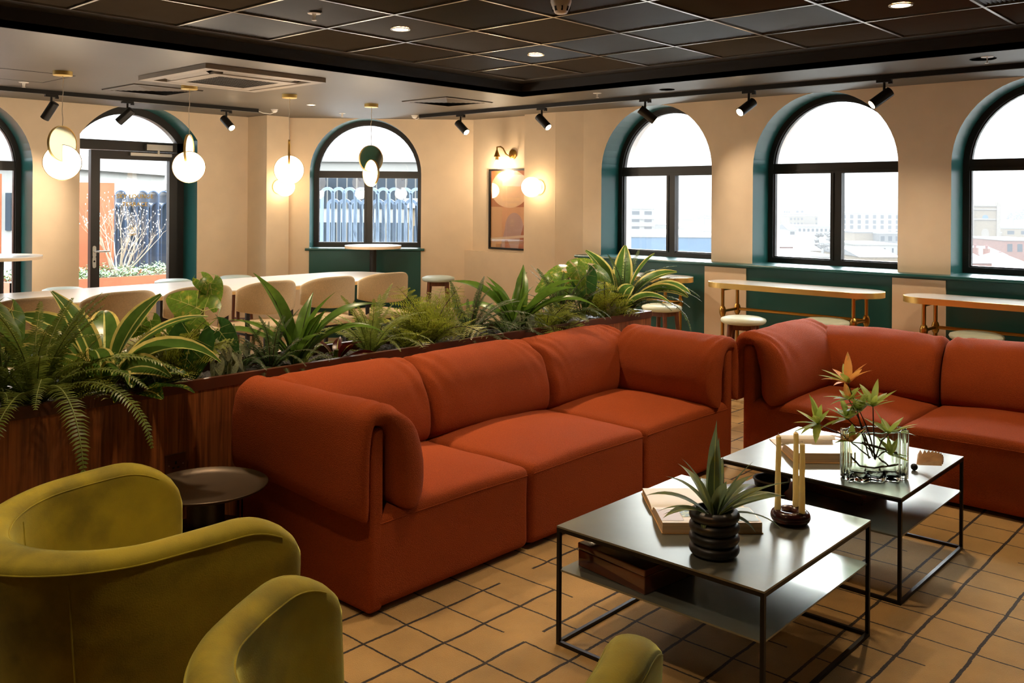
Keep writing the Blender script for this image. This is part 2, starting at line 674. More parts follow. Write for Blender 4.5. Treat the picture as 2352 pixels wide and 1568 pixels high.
def arch_wall(name, O, u, nout, ua, ub, ztop, ops, depth=.28, total=.5, zbase=0):
    """wall in plane O + u*U + z, openings (uc, hw, zb, zs, rise); nout points to the outside"""
    O, u, nout = Vector(O), Vector(u), Vector(nout)
    mb = MB()

    def P3(a, z, d=0):
        return O + u * a + Vector((0, 0, z)) + nout * d

    for d, mm in ((0, 0), (total, 2)):
        cur = ua
        for uc, hw, zb, zs, rise in sorted(ops):
            l, r = uc - hw, uc + hw
            mb.add([P3(cur, zbase, d), P3(l, zbase, d), P3(l, ztop, d), P3(cur, ztop, d)], [(0, 1, 2, 3)], mm)
            if zb > zbase: mb.add([P3(l, zbase, d), P3(r, zbase, d), P3(r, zb, d), P3(l, zb, d)], [(0, 1, 2, 3)], mm)
            A = arc_pts(uc, hw, zs, rise)
            vs = [P3(a, z, d) for a, z in A] + [P3(a, ztop, d) for a, z in A]
            n = len(A)
            mb.add(vs, [(i, i + 1, n + i + 1, n + i) for i in range(n - 1)], mm)
            cur = r
        mb.add([P3(cur, zbase, d), P3(ub, zbase, d), P3(ub, ztop, d), P3(cur, ztop, d)], [(0, 1, 2, 3)], mm)
    for a in (ua, ub):
        mb.add([P3(a, zbase, 0), P3(a, zbase, total), P3(a, ztop, total), P3(a, ztop, 0)], [(0, 1, 2, 3)], 2)
    mb.add([P3(ua, ztop, 0), P3(ub, ztop, 0), P3(ub, ztop, total), P3(ua, ztop, total)], [(0, 1, 2, 3)], 2)
    for uc, hw, zb, zs, rise in ops:
        out = [(uc - hw, zb), (uc + hw, zb)] + arc_pts(uc, hw, zs, rise) + [(uc - hw, zb)]
        for d0, d1, mm in ((0, depth, 1), (depth, total, 2)):
            n = len(out)
            vs = [P3(a, z, d0) for a, z in out] + [P3(a, z, d1) for a, z in out]
            mb.add(vs, [(i, i + 1, n + i + 1, n + i) for i in range(n - 1)], mm)
    return struct(name, mb, [m_wall, m_teal, m_ext])


def window_unit(name, O, u, nout, uc, hw, zb, zs, rise, depth=.28, mull=True, transom=(1.744, 1.83)):
    """arched casement: frame, transom, mullion and panes, at its own depth in the reveal"""
    O, u, nout = Vector(O), Vector(u), Vector(nout)
    root = bpy.data.objects.new(name, None)
    COL.objects.link(root)
    root['kind'] = 'structure'
    base = O + u * uc + nout * depth + Vector((0, 0, zb))
    root.location = base
    rot = Matrix((u, nout, (0, 0, 1))).transposed()

    def L(a, z, d=0):
        return rot @ Vector((a, d, z - zb))

    fw, fd = .044, .07

    def loop(inset, n=28):
        R0 = (hw * hw + rise * rise) / (2 * rise)
        zc = zs + rise - R0
        Rr = R0 - inset
        hh = hw - inset
        a0 = math.asin(max(-1, min(1, (math.sqrt(max(0, Rr * Rr - hh * hh))) / Rr)))
        arc = [(Rr * math.cos(a0 + (PI - 2 * a0) * i / n), zc + Rr * math.sin(a0 + (PI - 2 * a0) * i / n)) for i in range(n + 1)]
        return [(-hh, zb + inset), (hh, zb + inset)] + arc

    def ring(mb, i0, i1, d0, d1):
        a, b = loop(i0), loop(i1)
        n = len(a)
        vs = [L(x, z, d0) for x, z in a] + [L(x, z, d0) for x, z in b] + [L(x, z, d1) for x, z in a] + [L(x, z, d1) for x, z in b]
        fs = []
        for i in range(n):
            j = (i + 1) % n
            fs += [(i, j, n + j, n + i), (2 * n + i, 3 * n + i, 3 * n + j, 2 * n + j), (n + i, n + j, 3 * n + j, 3 * n + i), (i, 2 * n + i, 2 * n + j, j)]
        mb.add(vs, fs)

    mb = MB()
    ring(mb, -.02, fw, 0, fd)
    ring(mb, fw, fw + .010, .02, fd - .01)
    mb.build('window_frame', m_frame, root)

    def lbox(mb, a0, a1, z0, z1, d0, d1):
        vs = [L(a, z, d) for z in (z0, z1) for d in (d0, d1) for a in (a0, a1)]
        mb.add(vs, [(0, 2, 3, 1), (4, 5, 7, 6), (0, 1, 5, 4), (2, 6, 7, 3), (0, 4, 6, 2), (1, 3, 7, 5)])

    t0, t1 = transom
    mb = MB()
    lbox(mb, -hw + fw, hw - fw, t0, t1, .004, fd)
    lbox(mb, -hw + fw, hw - fw, t0 + .02, t0 + .03, -.004, .01)
    mb.build('transom', m_frame, root)
    gz = .04
    if mull:
        mb = MB()
        lbox(mb, -.046, .046, zb + fw, t0, .002, fd)
        lbox(mb, .018, .03, zb + fw, t0, -.006, .01)
        mb.build('mullion', m_frame, root)
        for a0, a1 in ((-hw + fw, -.046), (.046, hw - fw)):
            mb = MB()
            lbox(mb, a0, a1, zb + fw, t0, gz, gz + .006)
            mb.build('pane', m_glass, root)
    else:
        mb = MB()
        lbox(mb, -hw + fw, hw - fw, zb + fw, t0, gz, gz + .006)
        mb.build('pane', m_glass, root)
    a = [p for p in loop(fw)[2:]]
    a = [(x, max(z, t1)) for x, z in a]
    poly = a
    mb = MB()
    n = len(poly)
    vs = [L(x, z, gz) for x, z in poly] + [L(x, z, gz + .006) for x, z in poly]
    mb.add(vs, [tuple(range(n)), tuple(reversed(range(n, 2 * n)))] + [(i, (i + 1) % n, n + (i + 1) % n, n + i) for i in range(n)])
    mb.build('arched_pane', m_glass, root)
    return root


# floor
struct('floor', MB().box(-4, 7.5, -4, 9.2, -.12, 0), m_floor)
rug = MB().box(-.6, 6.2, -1.9, 3.46, .0, .012).build('area_rug', m_rug)
tag(rug, 'tan wool rug with a hand drawn dark grid under the sofas and coffee tables', 'rug')

# right wall (X = 7), windows from the far end
YC = [4.625, 3.045, 1.48]
ops = [(y, W / 2, .984, 1.789, W / 2) for y in YC]
arch_wall('wall_right', (7, 0, 0), (0, 1, 0), (1, 0, 0), -4, 5.44, 2.75, ops)
for i, y in enumerate(YC[:3]):
    window_unit('window_%d' % (i + 1), (7, 0, 0), (0, 1, 0), (1, 0, 0), y, W / 2, .984, 1.789, W / 2)
for i, y in enumerate(YC[3:]):
    window_unit('window_%d' % (i + 5), (7, 0, 0), (0, 1, 0), (1, 0, 0), y, W / 2, .984, 1.789, W / 2)
# wall between window 1 and the column, column, art wall
struct('wall_recess', MB().add([(7, 5.44, 0), (6.946, 5.745, 0), (6.946, 5.745, 2.75), (7, 5.44, 2.75), (7.5, 5.44, 0), (7.5, 5.745, 0), (7.5, 5.745, 2.75), (7.5, 5.44, 2.75)],
                               [(0, 1, 2, 3), (0, 4, 5, 1), (3, 2, 6, 7), (4, 7, 6, 5), (0, 3, 7, 4), (1, 5, 6, 2)]), [m_wall])
struct('wall_column_right', MB().box(6.945, 7.5, 5.745, 6.16, 0, 2.75), m_wall)
struct('wall_art', MB().box(7.05, 7.5, 6.16, 7.0, 0, 2.75), m_wall)
# left column
struct('wall_column_left', MB().box(5.315, 5.59, 8.334, 9.1, 0, 2.75), m_wall)
# corner wall, 45 degrees
q = math.sqrt(.5)
CO, CU, CN = (7.05, 7.0, 0), (-q, q, 0), (q, q, 0)
CUC, CHW = 1.168, .6025
arch_wall('wall_corner', CO, CU, CN, -.35, 2.75, 2.75, [(CUC, CHW, .97, 1.78, CHW)])
window_unit('window_4', CO, CU, CN, CUC, CHW, .97, 1.78, CHW, transom=(1.74, 1.818))
# left wall
DX, DHW = 4.139, .591
arch_wall('wall_left', (0, 8.7, 0), (1, 0, 0), (0, 1, 0), -4, 5.35, 2.75,
          [(DX, DHW, 0, 2.096, .32), (2.54, .595, .05, 1.789, .595), (.95, .595, .05, 1.789, .595)])
window_unit('window_7', (0, 8.7, 0), (1, 0, 0), (0, 1, 0), 2.54, .595, .05, 1.789, .595, mull=False)
window_unit('window_8', (0, 8.7, 0), (1, 0, 0), (0, 1, 0), .95, .595, .05, 1.789, .595, mull=False)  # unseen bay, added to let in more daylight from the left
# walls behind the camera
struct('wall_back', MB().box(-4.2, -4, -4, 9.2, 0, 2.75), m_teal)
struct('wall_front', MB().box(-4.2, 7.5, -4.2, -4, 0, 2.75), m_teal)

# lower wall on the window side: teal boards and beige piers, sill board over them
struct('trim_1', MB().box(6.9, 7.0, -4, 5.42, 0, .955), m_teal)
mb = MB()
for y0, y1 in ((5.215, 5.42), (3.64, 4.03), (2.075, 2.45), (.5, .885)):
    mb.box(6.89, 6.901, y0, y1, .012, .948)
struct('trim_2', mb, m_wall2)


def sill(name, O, u, nout, a0, a1, z0, z1, front, back, ws=()):
    O, u, nout = Vector(O), Vector(u), Vector(nout)
    mb = MB()
    h = (z1 - z0) / 2
    prof = [(back, z0), (-front + h, z0)] + [(-front + h - h * math.sin(PI * i / 8), (z0 + z1) / 2 - h * math.cos(PI * i / 8)) for i in range(1, 8)] + [(-front + h, z1), (back, z1)]
    n = len(prof)
    vs = [O + u * a + nout * d + Vector((0, 0, z)) for a in (a0, a1) for d, z in prof]
    mb.add(vs, [tuple(range(n)), tuple(reversed(range(n, 2 * n)))] + [(i, (i + 1) % n, n + (i + 1) % n, n + i) for i in range(n)])
    return mb


mb = sill('s', (7, 0, 0), (0, 1, 0), (1, 0, 0), -4, 5.434, .957, .984, .14, 0)
for y in YC:
    b = sill('s', (7, 0, 0), (0, 1, 0), (1, 0, 0), y - W / 2, y + W / 2, .957, .985, -.001, .28)
    mb.add(b.v, b.f)
struct('trim_3', mb, m_teal)
mb = sill('s', CO, CU, CN, CUC - CHW - .04, CUC + CHW + .04, .944, .971, .04, .0)
b = sill('s', CO, CU, CN, CUC - CHW, CUC + CHW, .945, .971, -.001, .28)
mb.add(b.v, b.f)
# teal board under the corner window
Ov, Uv, Nv = Vector(CO), Vector(CU), Vector(CN)
bp = [Ov + Uv * a + Nv * d + Vector((0, 0, z)) for z in (0, .944) for d in (-.012, .004) for a in (CUC - CHW, CUC + CHW)]
mb.add(bp, [(0, 2, 3, 1), (4, 5, 7, 6), (0, 1, 5, 4), (2, 6, 7, 3), (0, 4, 6, 2), (1, 3, 7, 5)])
struct('trim_4', mb, m_teal)
struct('trim_5', MB().box(6.985, 7.05, 6.16, 7.06, 0, .955), m_wall)

# ceiling: lower taupe margin round a recess
RX, RY = 5.74, 5.12
mb = MB()
EX, KX, EY = 6.962, 14.07, 8.705
outer = [(-4, RY), (-4, 8.75), (5.33, 8.75), (5.33, 8.72), (7.07, 6.98), (7.06, 6.16), (7.02, 5.5), (7.02, -4), (RX, -4), (RX, RY)]
mb.prism(outer, ZC, ZC + .04)
struct('ceiling', mb, m_ceil)
mb = MB()
mb.box(-4, RX, RY, RY + .02, ZC - .001, 2.62)
mb.box(RX, RX + .02, -4, RY + .02, ZC - .001, 2.62)
mb.box(-4.2, 7.6, -4.2, 9.3, 2.62, 2.78)
struct('trim_6', mb, m_fascia)
# edge filler of the recess
GX0, GY0, GS = 3.16, 4.343, .6035
gx = [GX0 + GS * k for k in range(-7, 5)]
gy = [GY0 - GS * k for k in range(-1, 13)]
mb = MB()
mb.box(gx[-1] + .01, RX, -4, RY, ZG, ZG + .01)
mb.box(-4, gx[-1] + .01, gy[0] + .01, RY, ZG, ZG + .01)
struct('trim_7', mb, m_fascia)
mb = MB()
for x in gx: mb.box(x - .0075, x + .0075, gy[-1], gy[0], ZG - .002, ZG + .03)
for y in gy: mb.box(gx[0], gx[-1], y - .0075, y + .0075, ZG - .0015, ZG + .03)
struct('trim_8', mb, m_tbar)

# ceiling tiles: folded ribbed metal; the ribs run one way or the other
LIT = {(k, j) for k in (0, 2, -2, -4) for j in (0, 4, 8)}
mb = MB()
N = 56
h = GS / 2 - .008
z0 = .006
pr = []
for i in range(N + 1):
    x = -h + 2 * h * i / N
    pr.append((x, z0 if i % 2 else z0 + .007))
n = len(pr)
vs = [(x, -h, z) for x, z in pr] + [(x, h, z) for x, z in pr]
mb.add(vs, [(i, i + 1, n + i + 1, n + i) for i in range(n - 1)])
mb.box(-h, h, -h, h, .014, .02)
tile = None
for ix in range(len(gx) - 1):
    for iy in range(len(gy) - 1):
        x, y = (gx[ix] + gx[ix + 1]) / 2, (gy[iy] + gy[iy + 1]) / 2
        rz = 0 if rnd.random() < .5 else PI / 2
        if x < -.5 and y < 1.5: continue
        if tile is None:
            tile = mb.build('ceiling_tile', m_tile, fix=False)
            tag(tile, 'dark ribbed metal tile set in the recessed ceiling grid', 'ceiling tile', 'ribbed tiles of the recessed ceiling')
            t = tile
        else:
            t = tile.copy()
            COL.objects.link(t)
        t.location = (x, y, ZG)
        t.rotation_euler = (0, 0, rz + rnd.uniform(-.01, .01))
        # hung a hair out of level
        t.rotation_euler[0] = rnd.uniform(-.004, .004)
        t.rotation_euler[1] = rnd.uniform(-.004, .004)


# ------------------------------------------------ door in the left wall
def door():
    root = bpy.data.objects.new('door_1', None)
    COL.objects.link(root)
    root['kind'] = 'structure'
    Y0 = 8.98
    root.location = (DX, Y0, 0)
    X = lambda v: v - DX
    mb = MB()
    # frame jambs, head and arched fanlight ring
    zs, rise, hw = 2.096, .32, DHW
    R0 = (hw * hw + rise * rise) / (2 * rise)
    zc = zs + rise - R0

    def loop(ins):
        Rr, hh = R0 - ins, hw - ins
        a0 = math.asin(math.sqrt(max(0, Rr * Rr - hh * hh)) / Rr)
        return [(-hh, 0), (-hh, 1.99)] + [(-Rr * math.cos(a0 + (PI - 2 * a0) * i / 24), zc + Rr * math.sin(a0 + (PI - 2 * a0) * i / 24)) for i in range(25)] + [(hh, 1.99), (hh, 0)]

    a, b = loop(-.02), loop(.075)
    n = len(a)
    vs = [(x, 0, z) for x, z in a] + [(x, 0, z) for x, z in b] + [(x, .08, z) for x, z in a] + [(x, .08, z) for x, z in b]
    fs = []
    for i in range(n - 1):
        j = i + 1
        fs += [(i, j, n + j, n + i), (2 * n + i, 3 * n + i, 3 * n + j, 2 * n + j), (n + i, n + j, 3 * n + j, 3 * n + i), (i, 2 * n + i, 2 * n + j, j)]
    mb.add(vs, fs)
    mb.box(-hw, hw, 0, .08, 1.975, 2.072)
    mb.box(-hw + .07, -hw + .085, -.012, .01, 0, 1.98)
    mb.build('door_frame', m_frame, root)
    mb = MB()
    pts = [(x, max(z, 2.072)) for x, z in loop(.075)[2:-2]]
    n = len(pts)
    mb.add([(x, .04, z) for x, z in pts] + [(x, .046, z) for x, z in pts], [tuple(range(n)), tuple(reversed(range(n, 2 * n)))])
    mb.build('fanlight', m_glass, root)
    # leaf
    l, r = 3.765 - DX, 4.655 - DX
    gl, gr, gz0, gz1 = 3.853 - DX, 4.567 - DX, .12, 1.885
    mb = MB()
    mb.box(l, gl, -.01, .05, .01, 1.97)
    mb.box(gr, r, -.01, .05, .01, 1.97)
    mb.box(gl, gr, -.01, .05, gz1, 1.97)
    mb.box(gl, gr, -.01, .05, .01, gz0)
    leaf = mb.build('door_leaf', m_frame, root)
    MB().box(gl, gr, .02, .026, gz0, gz1).build('pane', m_glass, leaf)
    mb = MB()
    px = 3.80 - DX
    pl = [(px + .018 * math.cos(t), .975 + (.038 if math.sin(t) > 0 else -.038) + .018 * math.sin(t)) for t in [2 * PI * i / 20 for i in range(20)]]
    mb.prism([(x, z) for x, z in pl], 0, .008, mat=Matrix(((1, 0, 0, 0), (0, 0, -1, -.01), (0, 1, 0, 0), (0, 0, 0, 1))))
    mb.tube([(px, -.018, .975), (px, -.06, .975), (px + .13, -.06, .975)], .009, 10)
    mb.build('door_handle', m_steel, leaf, smooth=True)
    mb = MB()
    pl = [(x, z - .105) for x, z in pl]
    mb.prism(pl, 0, .008, mat=Matrix(((1, 0, 0, 0), (0, 0, -1, -.01), (0, 1, 0, 0), (0, 0, 0, 1))))
    mb.tube([(px, -.015, .88), (px, -.022, .88)], .009, 12, 1)
    mb.build('lock_plate', [m_steel, m_dark], leaf)
    MB().box(4.30 - DX, 4.575 - DX, -.06, -.0, 1.985, 2.045).build('door_closer', m_steel, root)
    mb = MB().box(4.14 - DX, 4.575 - DX, -.045, -.011, 1.925, 1.955)
    mb.box(4.42 - DX, 4.44 - DX, -.05, -.03, 1.95, 1.99)
    mb.build('closer_rail', m_steel, leaf)
    for txt, z, s in (('SKY LOUNGE', 1.497, .058), ('TERRACE', 1.418, .058)):
        c = bpy.data.curves.new('lettering', 'FONT')
        c.body = txt
        c.size = s
        c.align_x = 'CENTER'
        c.extrude = .0005
        c.offset = .001
        c.space_character = 1.12
        c.materials.append(m_gold)
        o = bpy.data.objects.new('lettering', c)
        COL.objects.link(o)
        o.parent = leaf
        o.location = (4.217 - DX, .017, z)
        o.rotation_euler = (PI / 2, 0, 0)
    mb = MB()
    for i in range(30):
        t0, t1 = 2 * PI * i / 30, 2 * PI * (i + 1) / 30
        mb.bar((.036 * math.cos(t0), 0, .036 * math.sin(t0)), (.036 * math.cos(t1), 0, .036 * math.sin(t1)), .003, .003)
    for k in range(5):
        t = 2 * PI * k / 5 + .3
        mb.bar((0, 0, 0), (.024 * math.cos(t), 0, .024 * math.sin(t)), .003, .004)
    mb.box(-.04, .04, -.001, .001, -.062, -.056)
    mb.box(-.03, .03, -.001, .001, -.074, -.068)
    mb.build('round_emblem', m_gold, leaf, loc=(4.19 - DX, .017, 1.195))


door()
# ================================================================ CEILING FITTINGS
def ring_prof(r0, r1, z0, z1):
    return [(r0, z0), (r1, z0), (r1, z1), (r0, z1), (r0, z0)]


def track(name, a, b, label):
    a, b = Vector(a), Vector(b)
    t = thing(name, label, 'track', a)
    mb = MB()
    d = b - a
    mb.bar((0, 0, 0), d, .036, .034)
    mb.build('rail', m_black, t)
    mb = MB()
    s = d.normalized().cross(Vector((0, 0, 1))) * .009
    for k in (-1, 1): mb.bar(s * k + Vector((0, 0, -.018)), s * k + d + Vector((0, 0, -.018)), .002, .002)
    mb.build('contact_strip', m_steel, t)
    return t, d.normalized()


TZ = 2.363
trl, tdl = track('lighting_track', (1.2, 7.86, TZ), (4.895, 7.84, TZ), 'long black lighting track on the ceiling along the door wall')
trr, tdr = track('lighting_track', (6.29, 7.02, TZ), (6.345, -1.5, TZ), 'long black lighting track on the ceiling along the arched window wall')


def spot(loc, az, tilt, label, dirv, lit, e=85):
    """cylinder spotlight hanging from a track; az and tilt say where it points"""
    t = thing('track_spotlight', label, 'spotlight', loc, 0, 'black cylinder spotlights on the ceiling tracks')
    mb = MB()
    d = dirv
    mb.bar(-d * .05 + Vector((0, 0, -.022)), d * .05 + Vector((0, 0, -.022)), .03, .022)
    mb.bar(d * .03 + Vector((0, 0, -.036)), d * .055 + Vector((0, 0, -.036)), .02, .016)
    mb.build('adaptor', m_black, t)
    mb = MB()
    mb.tube([(0, 0, -.03), (0, 0, -.10)], .009, 10)
    mb.build('arm', m_black, t, True)
    v = Vector((math.cos(az) * math.cos(tilt), math.sin(az) * math.cos(tilt), -math.sin(tilt)))
    p = Vector((0, 0, -.125))
    mb = MB()
    a, b = p - v * .055, p + v * .105
    mb.tube([a, a + v * .002, b], [.032, .036, .036], 24)
    mb.build('lamp_body', m_blackpl, t, True)
    mb = MB()
    mb.tube([b, b + v * .0015], [.030, .029], 24)
    mb.build('lens', m_bulb, t, 'yes')
    w = lamp('spot_light', 'SPOT', b + v * .01, e, WARM2, .03, R(64), .9, aim=b + v, parent=t)
    return t


def onto_left(px, py=225):
    return atZ(px, py, 2.345).x


for px, az, tilt, lab in ((118, R(125), R(55), 'black track spotlight nearest the full height arched window, pointing down left'),
                          (293, R(132), R(42), 'black track spotlight in front of the arch over the door'),
                          (520, R(-82), R(38), 'lit black track spotlight near the end of the door wall track')):
    spot((atY(px, 235, 7.85).x, 7.85, 2.36), az, tilt, lab, tdl, True)
for px, az, tilt, lab in ((1062, R(-88), R(40), 'lit track spotlight nearest the white junction cap on the window wall track'),
                          (1247, R(-88), R(42), 'lit track spotlight over the right hand column with the globe lamp'),
                          (1483, R(-52), R(38), 'black track spotlight in front of the first arched window from the column'),
                          (1720, R(160), R(33), 'black track spotlight over the pier beside the first arched window'),
                          (2030, R(132), R(36), 'black track spotlight at the right shoulder of the middle arched window')):
    p = atX(px, 215, 6.315)
    spot((6.29 + (7.02 - p.y) * .0065, p.y, 2.36), az, tilt, lab, tdr, True, {1720: 30, 1483: 35}.get(px, 85))


def downlight(x, y, z, label, e=60, spotdeg=88, r=.045):
    t = thing('downlight', label, 'downlight', (x, y, z), 0, 'recessed round downlights')
    MB().lathe([(r, -.003), (r + .012, -.004), (r + .014, 0), (r, .002), (r, -.003)], 28).build('trim_ring', m_white if z < 2.4 else m_tbar, t, True)
    MB().lathe([(.0, -.001), (r, -.001)], 24).build('lamp_disc', m_bulb, t)
    lamp('downlight_lamp', 'SPOT', (0, 0, -.02), e, WARM, .04, R(spotdeg), .7, parent=t)
    return t


for k, j, lab, e in ((0, 0, 'recessed downlight left of the smoke detector in the dark tiles', 90),
                     (2, 0, 'recessed downlight nearest the inner corner of the ceiling recess', 100),
                     (2, 4, 'recessed downlight at the top right of the view in the dark tiles', 90),
                     (-2, 0, 'recessed downlight at the top left over the planter', 110),
                     (0, 4, 'recessed downlight overhead between the coffee tables and the armchairs', 14),
                     (-1, 3, 'recessed downlight overhead above the front edge of the long sofa', 55),
                     (-4, 4, 'recessed downlight overhead above the green armchairs', 70),
                     (-6, 2, 'unseen downlight added beyond the left edge to brighten the back of the first armchair', 60),  # unseen lamp, added as fill on the outer left side of the armchair
                     (2, 8, 'recessed downlight overhead beyond the right edge of the view', 30),
                     (-3, 2, 'recessed downlight overhead between the planter and the side table', 55),
                     (0, 8, 'recessed downlight overhead behind the viewer', 25)):
    downlight(GX0 + GS * (k + .5), GY0 - GS * (j + .5), ZG + .002, lab, e, 125 if (k, j) in ((2, 4), (2, 8), (2, 0)) else 88)
downlight(4.978, 7.067, ZC - .002, 'small recessed downlight in the taupe ceiling near the corner window', 30, 100, .03)


def sprinkler(x, y, z, label):
    t = thing('sprinkler', label, 'sprinkler', (x, y, z), 0, 'white ceiling sprinklers')
    MB().lathe([(0, -.003), (.034, -.003), (.036, 0)], 24).build('rose', m_white, t, True)
    mb = MB()
    for s in (-1, 1): mb.bar((s * .009, 0, -.003), (s * .006, 0, -.036), .003, .005)
    mb.lathe([(0, -.036), (.013, -.036), (.013, -.039), (0, -.039)], 16)
    mb.tube([(0, 0, 0), (0, 0, -.036)], .003, 6)
    mb.build('head', m_white, t)


for x, y, z, lab in ((2.86, 4.04, ZG, 'white sprinkler in the dark tiles left of the downlight'),
                     (2.616, 7.45, ZC, 'white sprinkler by the ceiling hatch near the full height window'),
                     (5.682, 7.53, ZC, 'white sprinkler in the taupe ceiling before the corner window'),
                     (5.93, 4.47, ZC, 'white sprinkler between the recess edge and the track, mid view'),
                     (5.93, 1.56, ZC, 'white sprinkler between the recess edge and the track at the far right')):
    sprinkler(x, y, z, lab)

for y_, lab in ((1.30, 'unseen track spotlight added just beyond the right edge of the view'), (.1, 'unseen track spotlight added farther beyond the right edge of the view')):
    spot((6.335, y_, 2.36), R(78), R(40), lab, tdr, True, 60)  # unseen spots, added to light the piers of the window wall
t = thing('smoke_detector', 'white round smoke detector on the dark ceiling tiles, top centre', 'smoke detector', (3.462, 2.836, ZG))
MB().lathe([(0, 0), (.052, 0), (.052, -.012), (.046, -.03), (.0, -.03)], 32).build('base', m_white, t, True)
mb = MB().lathe([(0, -.03), (.045, -.03), (.042, -.045), (.03, -.066), (.022, -.07), (0, -.07)], 32)
mb.build('chamber', m_white, t, True)
for k in range(8):
    a = 2 * PI * k / 8
    MB().bar((.043 * math.cos(a), .043 * math.sin(a), -.036), (.036 * math.cos(a), .036 * math.sin(a), -.058), .012, .004).build('vent_slot', m_dark, t)

# white junction caps with a cable to the track
for p, q2, lab in (((5.02, 7.74, ZC), (4.895, 7.84, TZ), 'white junction cap with a short cable at the end of the door wall track'),
                   ((6.30, 7.12, ZC), (6.29, 7.02, TZ), 'white junction cap with a short cable at the end of the window wall track')):
    t = thing('junction_cap', lab, 'junction cap', p, 0)
    MB().lathe([(0, 0), (.036, 0), (.036, -.003), (.03, -.004), (.028, -.02), (.012, -.032), (0, -.033)], 28).build('cap', m_white, t, True)
    e = Vector(q2) - Vector(p)
    mb = MB().tube([(0, 0, -.03), e * .25 + Vector((0, 0, -.04)), e * .7 + Vector((0, 0, -.025)), e], .004, 8)
    mb.build('cable', m_white, t, True)

# air conditioning cassette
t = thing('air_conditioning_cassette', 'large square grey air conditioning cassette in the taupe ceiling', 'air conditioner', (3.5, 5.94, ZC))
mb = MB()


def frame_sq(mb, o, i, z0, z1, m=0):
    for x0, x1, y0, y1 in ((-o, o, i, o), (-o, o, -o, -i), (-o, -i, -i, i), (i, o, -i, i)):
        mb.box(x0, x1, y0, y1, z0, z1, m)


frame_sq(mb, .475, .40, -.03, -.0)
mb.build('surround', m_grey, t)
mb = MB()
for a in range(4):
    mt = Matrix.Rotation(a * PI / 2, 4, 'Z')
    mb.add([mt @ Vector(v) for v in ((-.3, .40, -.012), (.3, .40, -.012), (.27, .33, -.034), (-.27, .33, -.034))], [(0, 1, 2, 3)])
mb.build('louvre', m_grey, t, fix=False)
mb = MB()
frame_sq(mb, .33, .235, -.038, -.02)
mb.build('fascia', m_grey, t)
mb = MB()
mb.box(-.4, .4, -.4, .4, -.008, -.004)
mb.build('slot', m_dark, t)
mb = MB()
for i in range(15):
    v = -.235 + .47 * i / 14
    mb.bar((v, -.235, -.032), (v, .235, -.032), .008, .004)
    mb.bar((-.235, v, -.033), (.235, v, -.033), .008, .004)
mb.build('intake_grille', m_fascia, t)  # bars coloured near black to stand in for the shade in the holes


def diffuser(x, y, label, open_=True):
    t = thing('air_diffuser', label, 'air diffuser', (x, y, ZC), 0, 'square ceiling diffusers')
    mb = MB()
    frame_sq(mb, .285, .24, -.008, 0)
    mb.build('frame', m_ceil, t)
    mb = MB()
    for k in range(7):
        o = .235 - k * .032
        i = o - .008
        for a in range(4):
            mt = Matrix.Rotation(a * PI / 2, 4, 'Z')
            mb.add([mt @ Vector(v) for v in ((-o, o, -.004), (o, o, -.004), (i - .014, i - .014, -.012), (-i + .014, i - .014, -.012))], [(0, 1, 2, 3)])
    mb.build('blades', m_ceil, t, fix=False)
    mb = MB()
    mb.box(-.238, .238, -.238, .238, -.003, -.001)
    mb.build('backing', m_dark, t)
    mb = MB()
    frame_sq(mb, .289, .284, -.002, .0)
    mb.build('shadow_gap', m_dark, t)


diffuser(3.48, 7.13, 'square taupe ceiling diffuser behind the cassette, near the door')
diffuser(5.6, 5.89, 'square taupe ceiling diffuser below the inner corner of the recess')
t = thing('ceiling_hatch', 'flush square access hatch in the taupe ceiling at the far left', 'hatch', (2.42, 7.05, ZC))
mb = MB()
frame_sq(mb, .3, .294, -.002, 0)
mb.build('gap', m_dark, t)
MB().box(-.29, .29, -.29, .29, -.0015, 0).build('panel', m_ceil, t)
for x, y, r, lab in ((5.99, 1.6, .075, 'flush round ceiling speaker beside the far right sprinkler'), (6.08, 3.9, .06, 'flush round ceiling speaker near the first arched window')):
    t = thing('ceiling_speaker', lab, 'speaker', (x, y, ZC))
    MB().lathe([(r - .003, -.001), (r, -.001), (r, -.003), (r - .003, -.003), (r - .003, -.001)], 36).build('rim', m_dark, t)
    MB().lathe([(0, -.002), (r - .004, -.002)], 36).build('grille', m_ceil, t)


# ------------------------------------------------ pendants of two interlocked discs
def pendant(x, y, a_up, a_low, label, low_lit=True):
    t = thing('pendant_lamp', label, 'pendant lamp', (x, y, ZC), 0, 'pendant lamps of two interlocked discs')
    MB().lathe([(0, 0), (.063, 0), (.063, -.028), (.06, -.03), (0, -.03)], 36).build('canopy', m_brass, t, True)
    zu, zl, r = 1.876 - ZC, 1.745 - ZC, .121
    mb = MB()
    pts = [(.0025 * math.sin(k * 1.7) + .002 * math.sin(k * .6), .002 * math.cos(k * 2.1), -.03 + (zu + r + .03) * k / 14) for k in range(15)]
    mb.tube(pts, .0026, 6)
    mb.build('cable', m_cable, t, True)
    for nm, z, az, glow in (('mirror_disc', zu, a_up, False), ('glowing_disc', zl, a_low, True)):
        mt = Matrix.Translation((0, 0, z)) @ Matrix.Rotation(az, 4, 'Z') @ Matrix.Rotation(PI / 2, 4, 'X')
        mb = MB().lathe([(r, -.009), (r + .004, -.009), (r + .004, .009), (r, .009), (r, -.009)], 48, mat=mt)
        d = mb.build('rim_' + nm, m_brass, t, True)
        d.name = 'disc_rim'
        mb = MB().lathe([(0, -.006), (r, -.006), (r, .006), (0, .006)], 48, mat=mt)
        mb.build(nm, m_mirror if not glow else m_lampglass, t, 'yes')
    lamp('pendant_light', 'POINT', (0, 0, zl - .16), 16, WARM2, .08, parent=t)


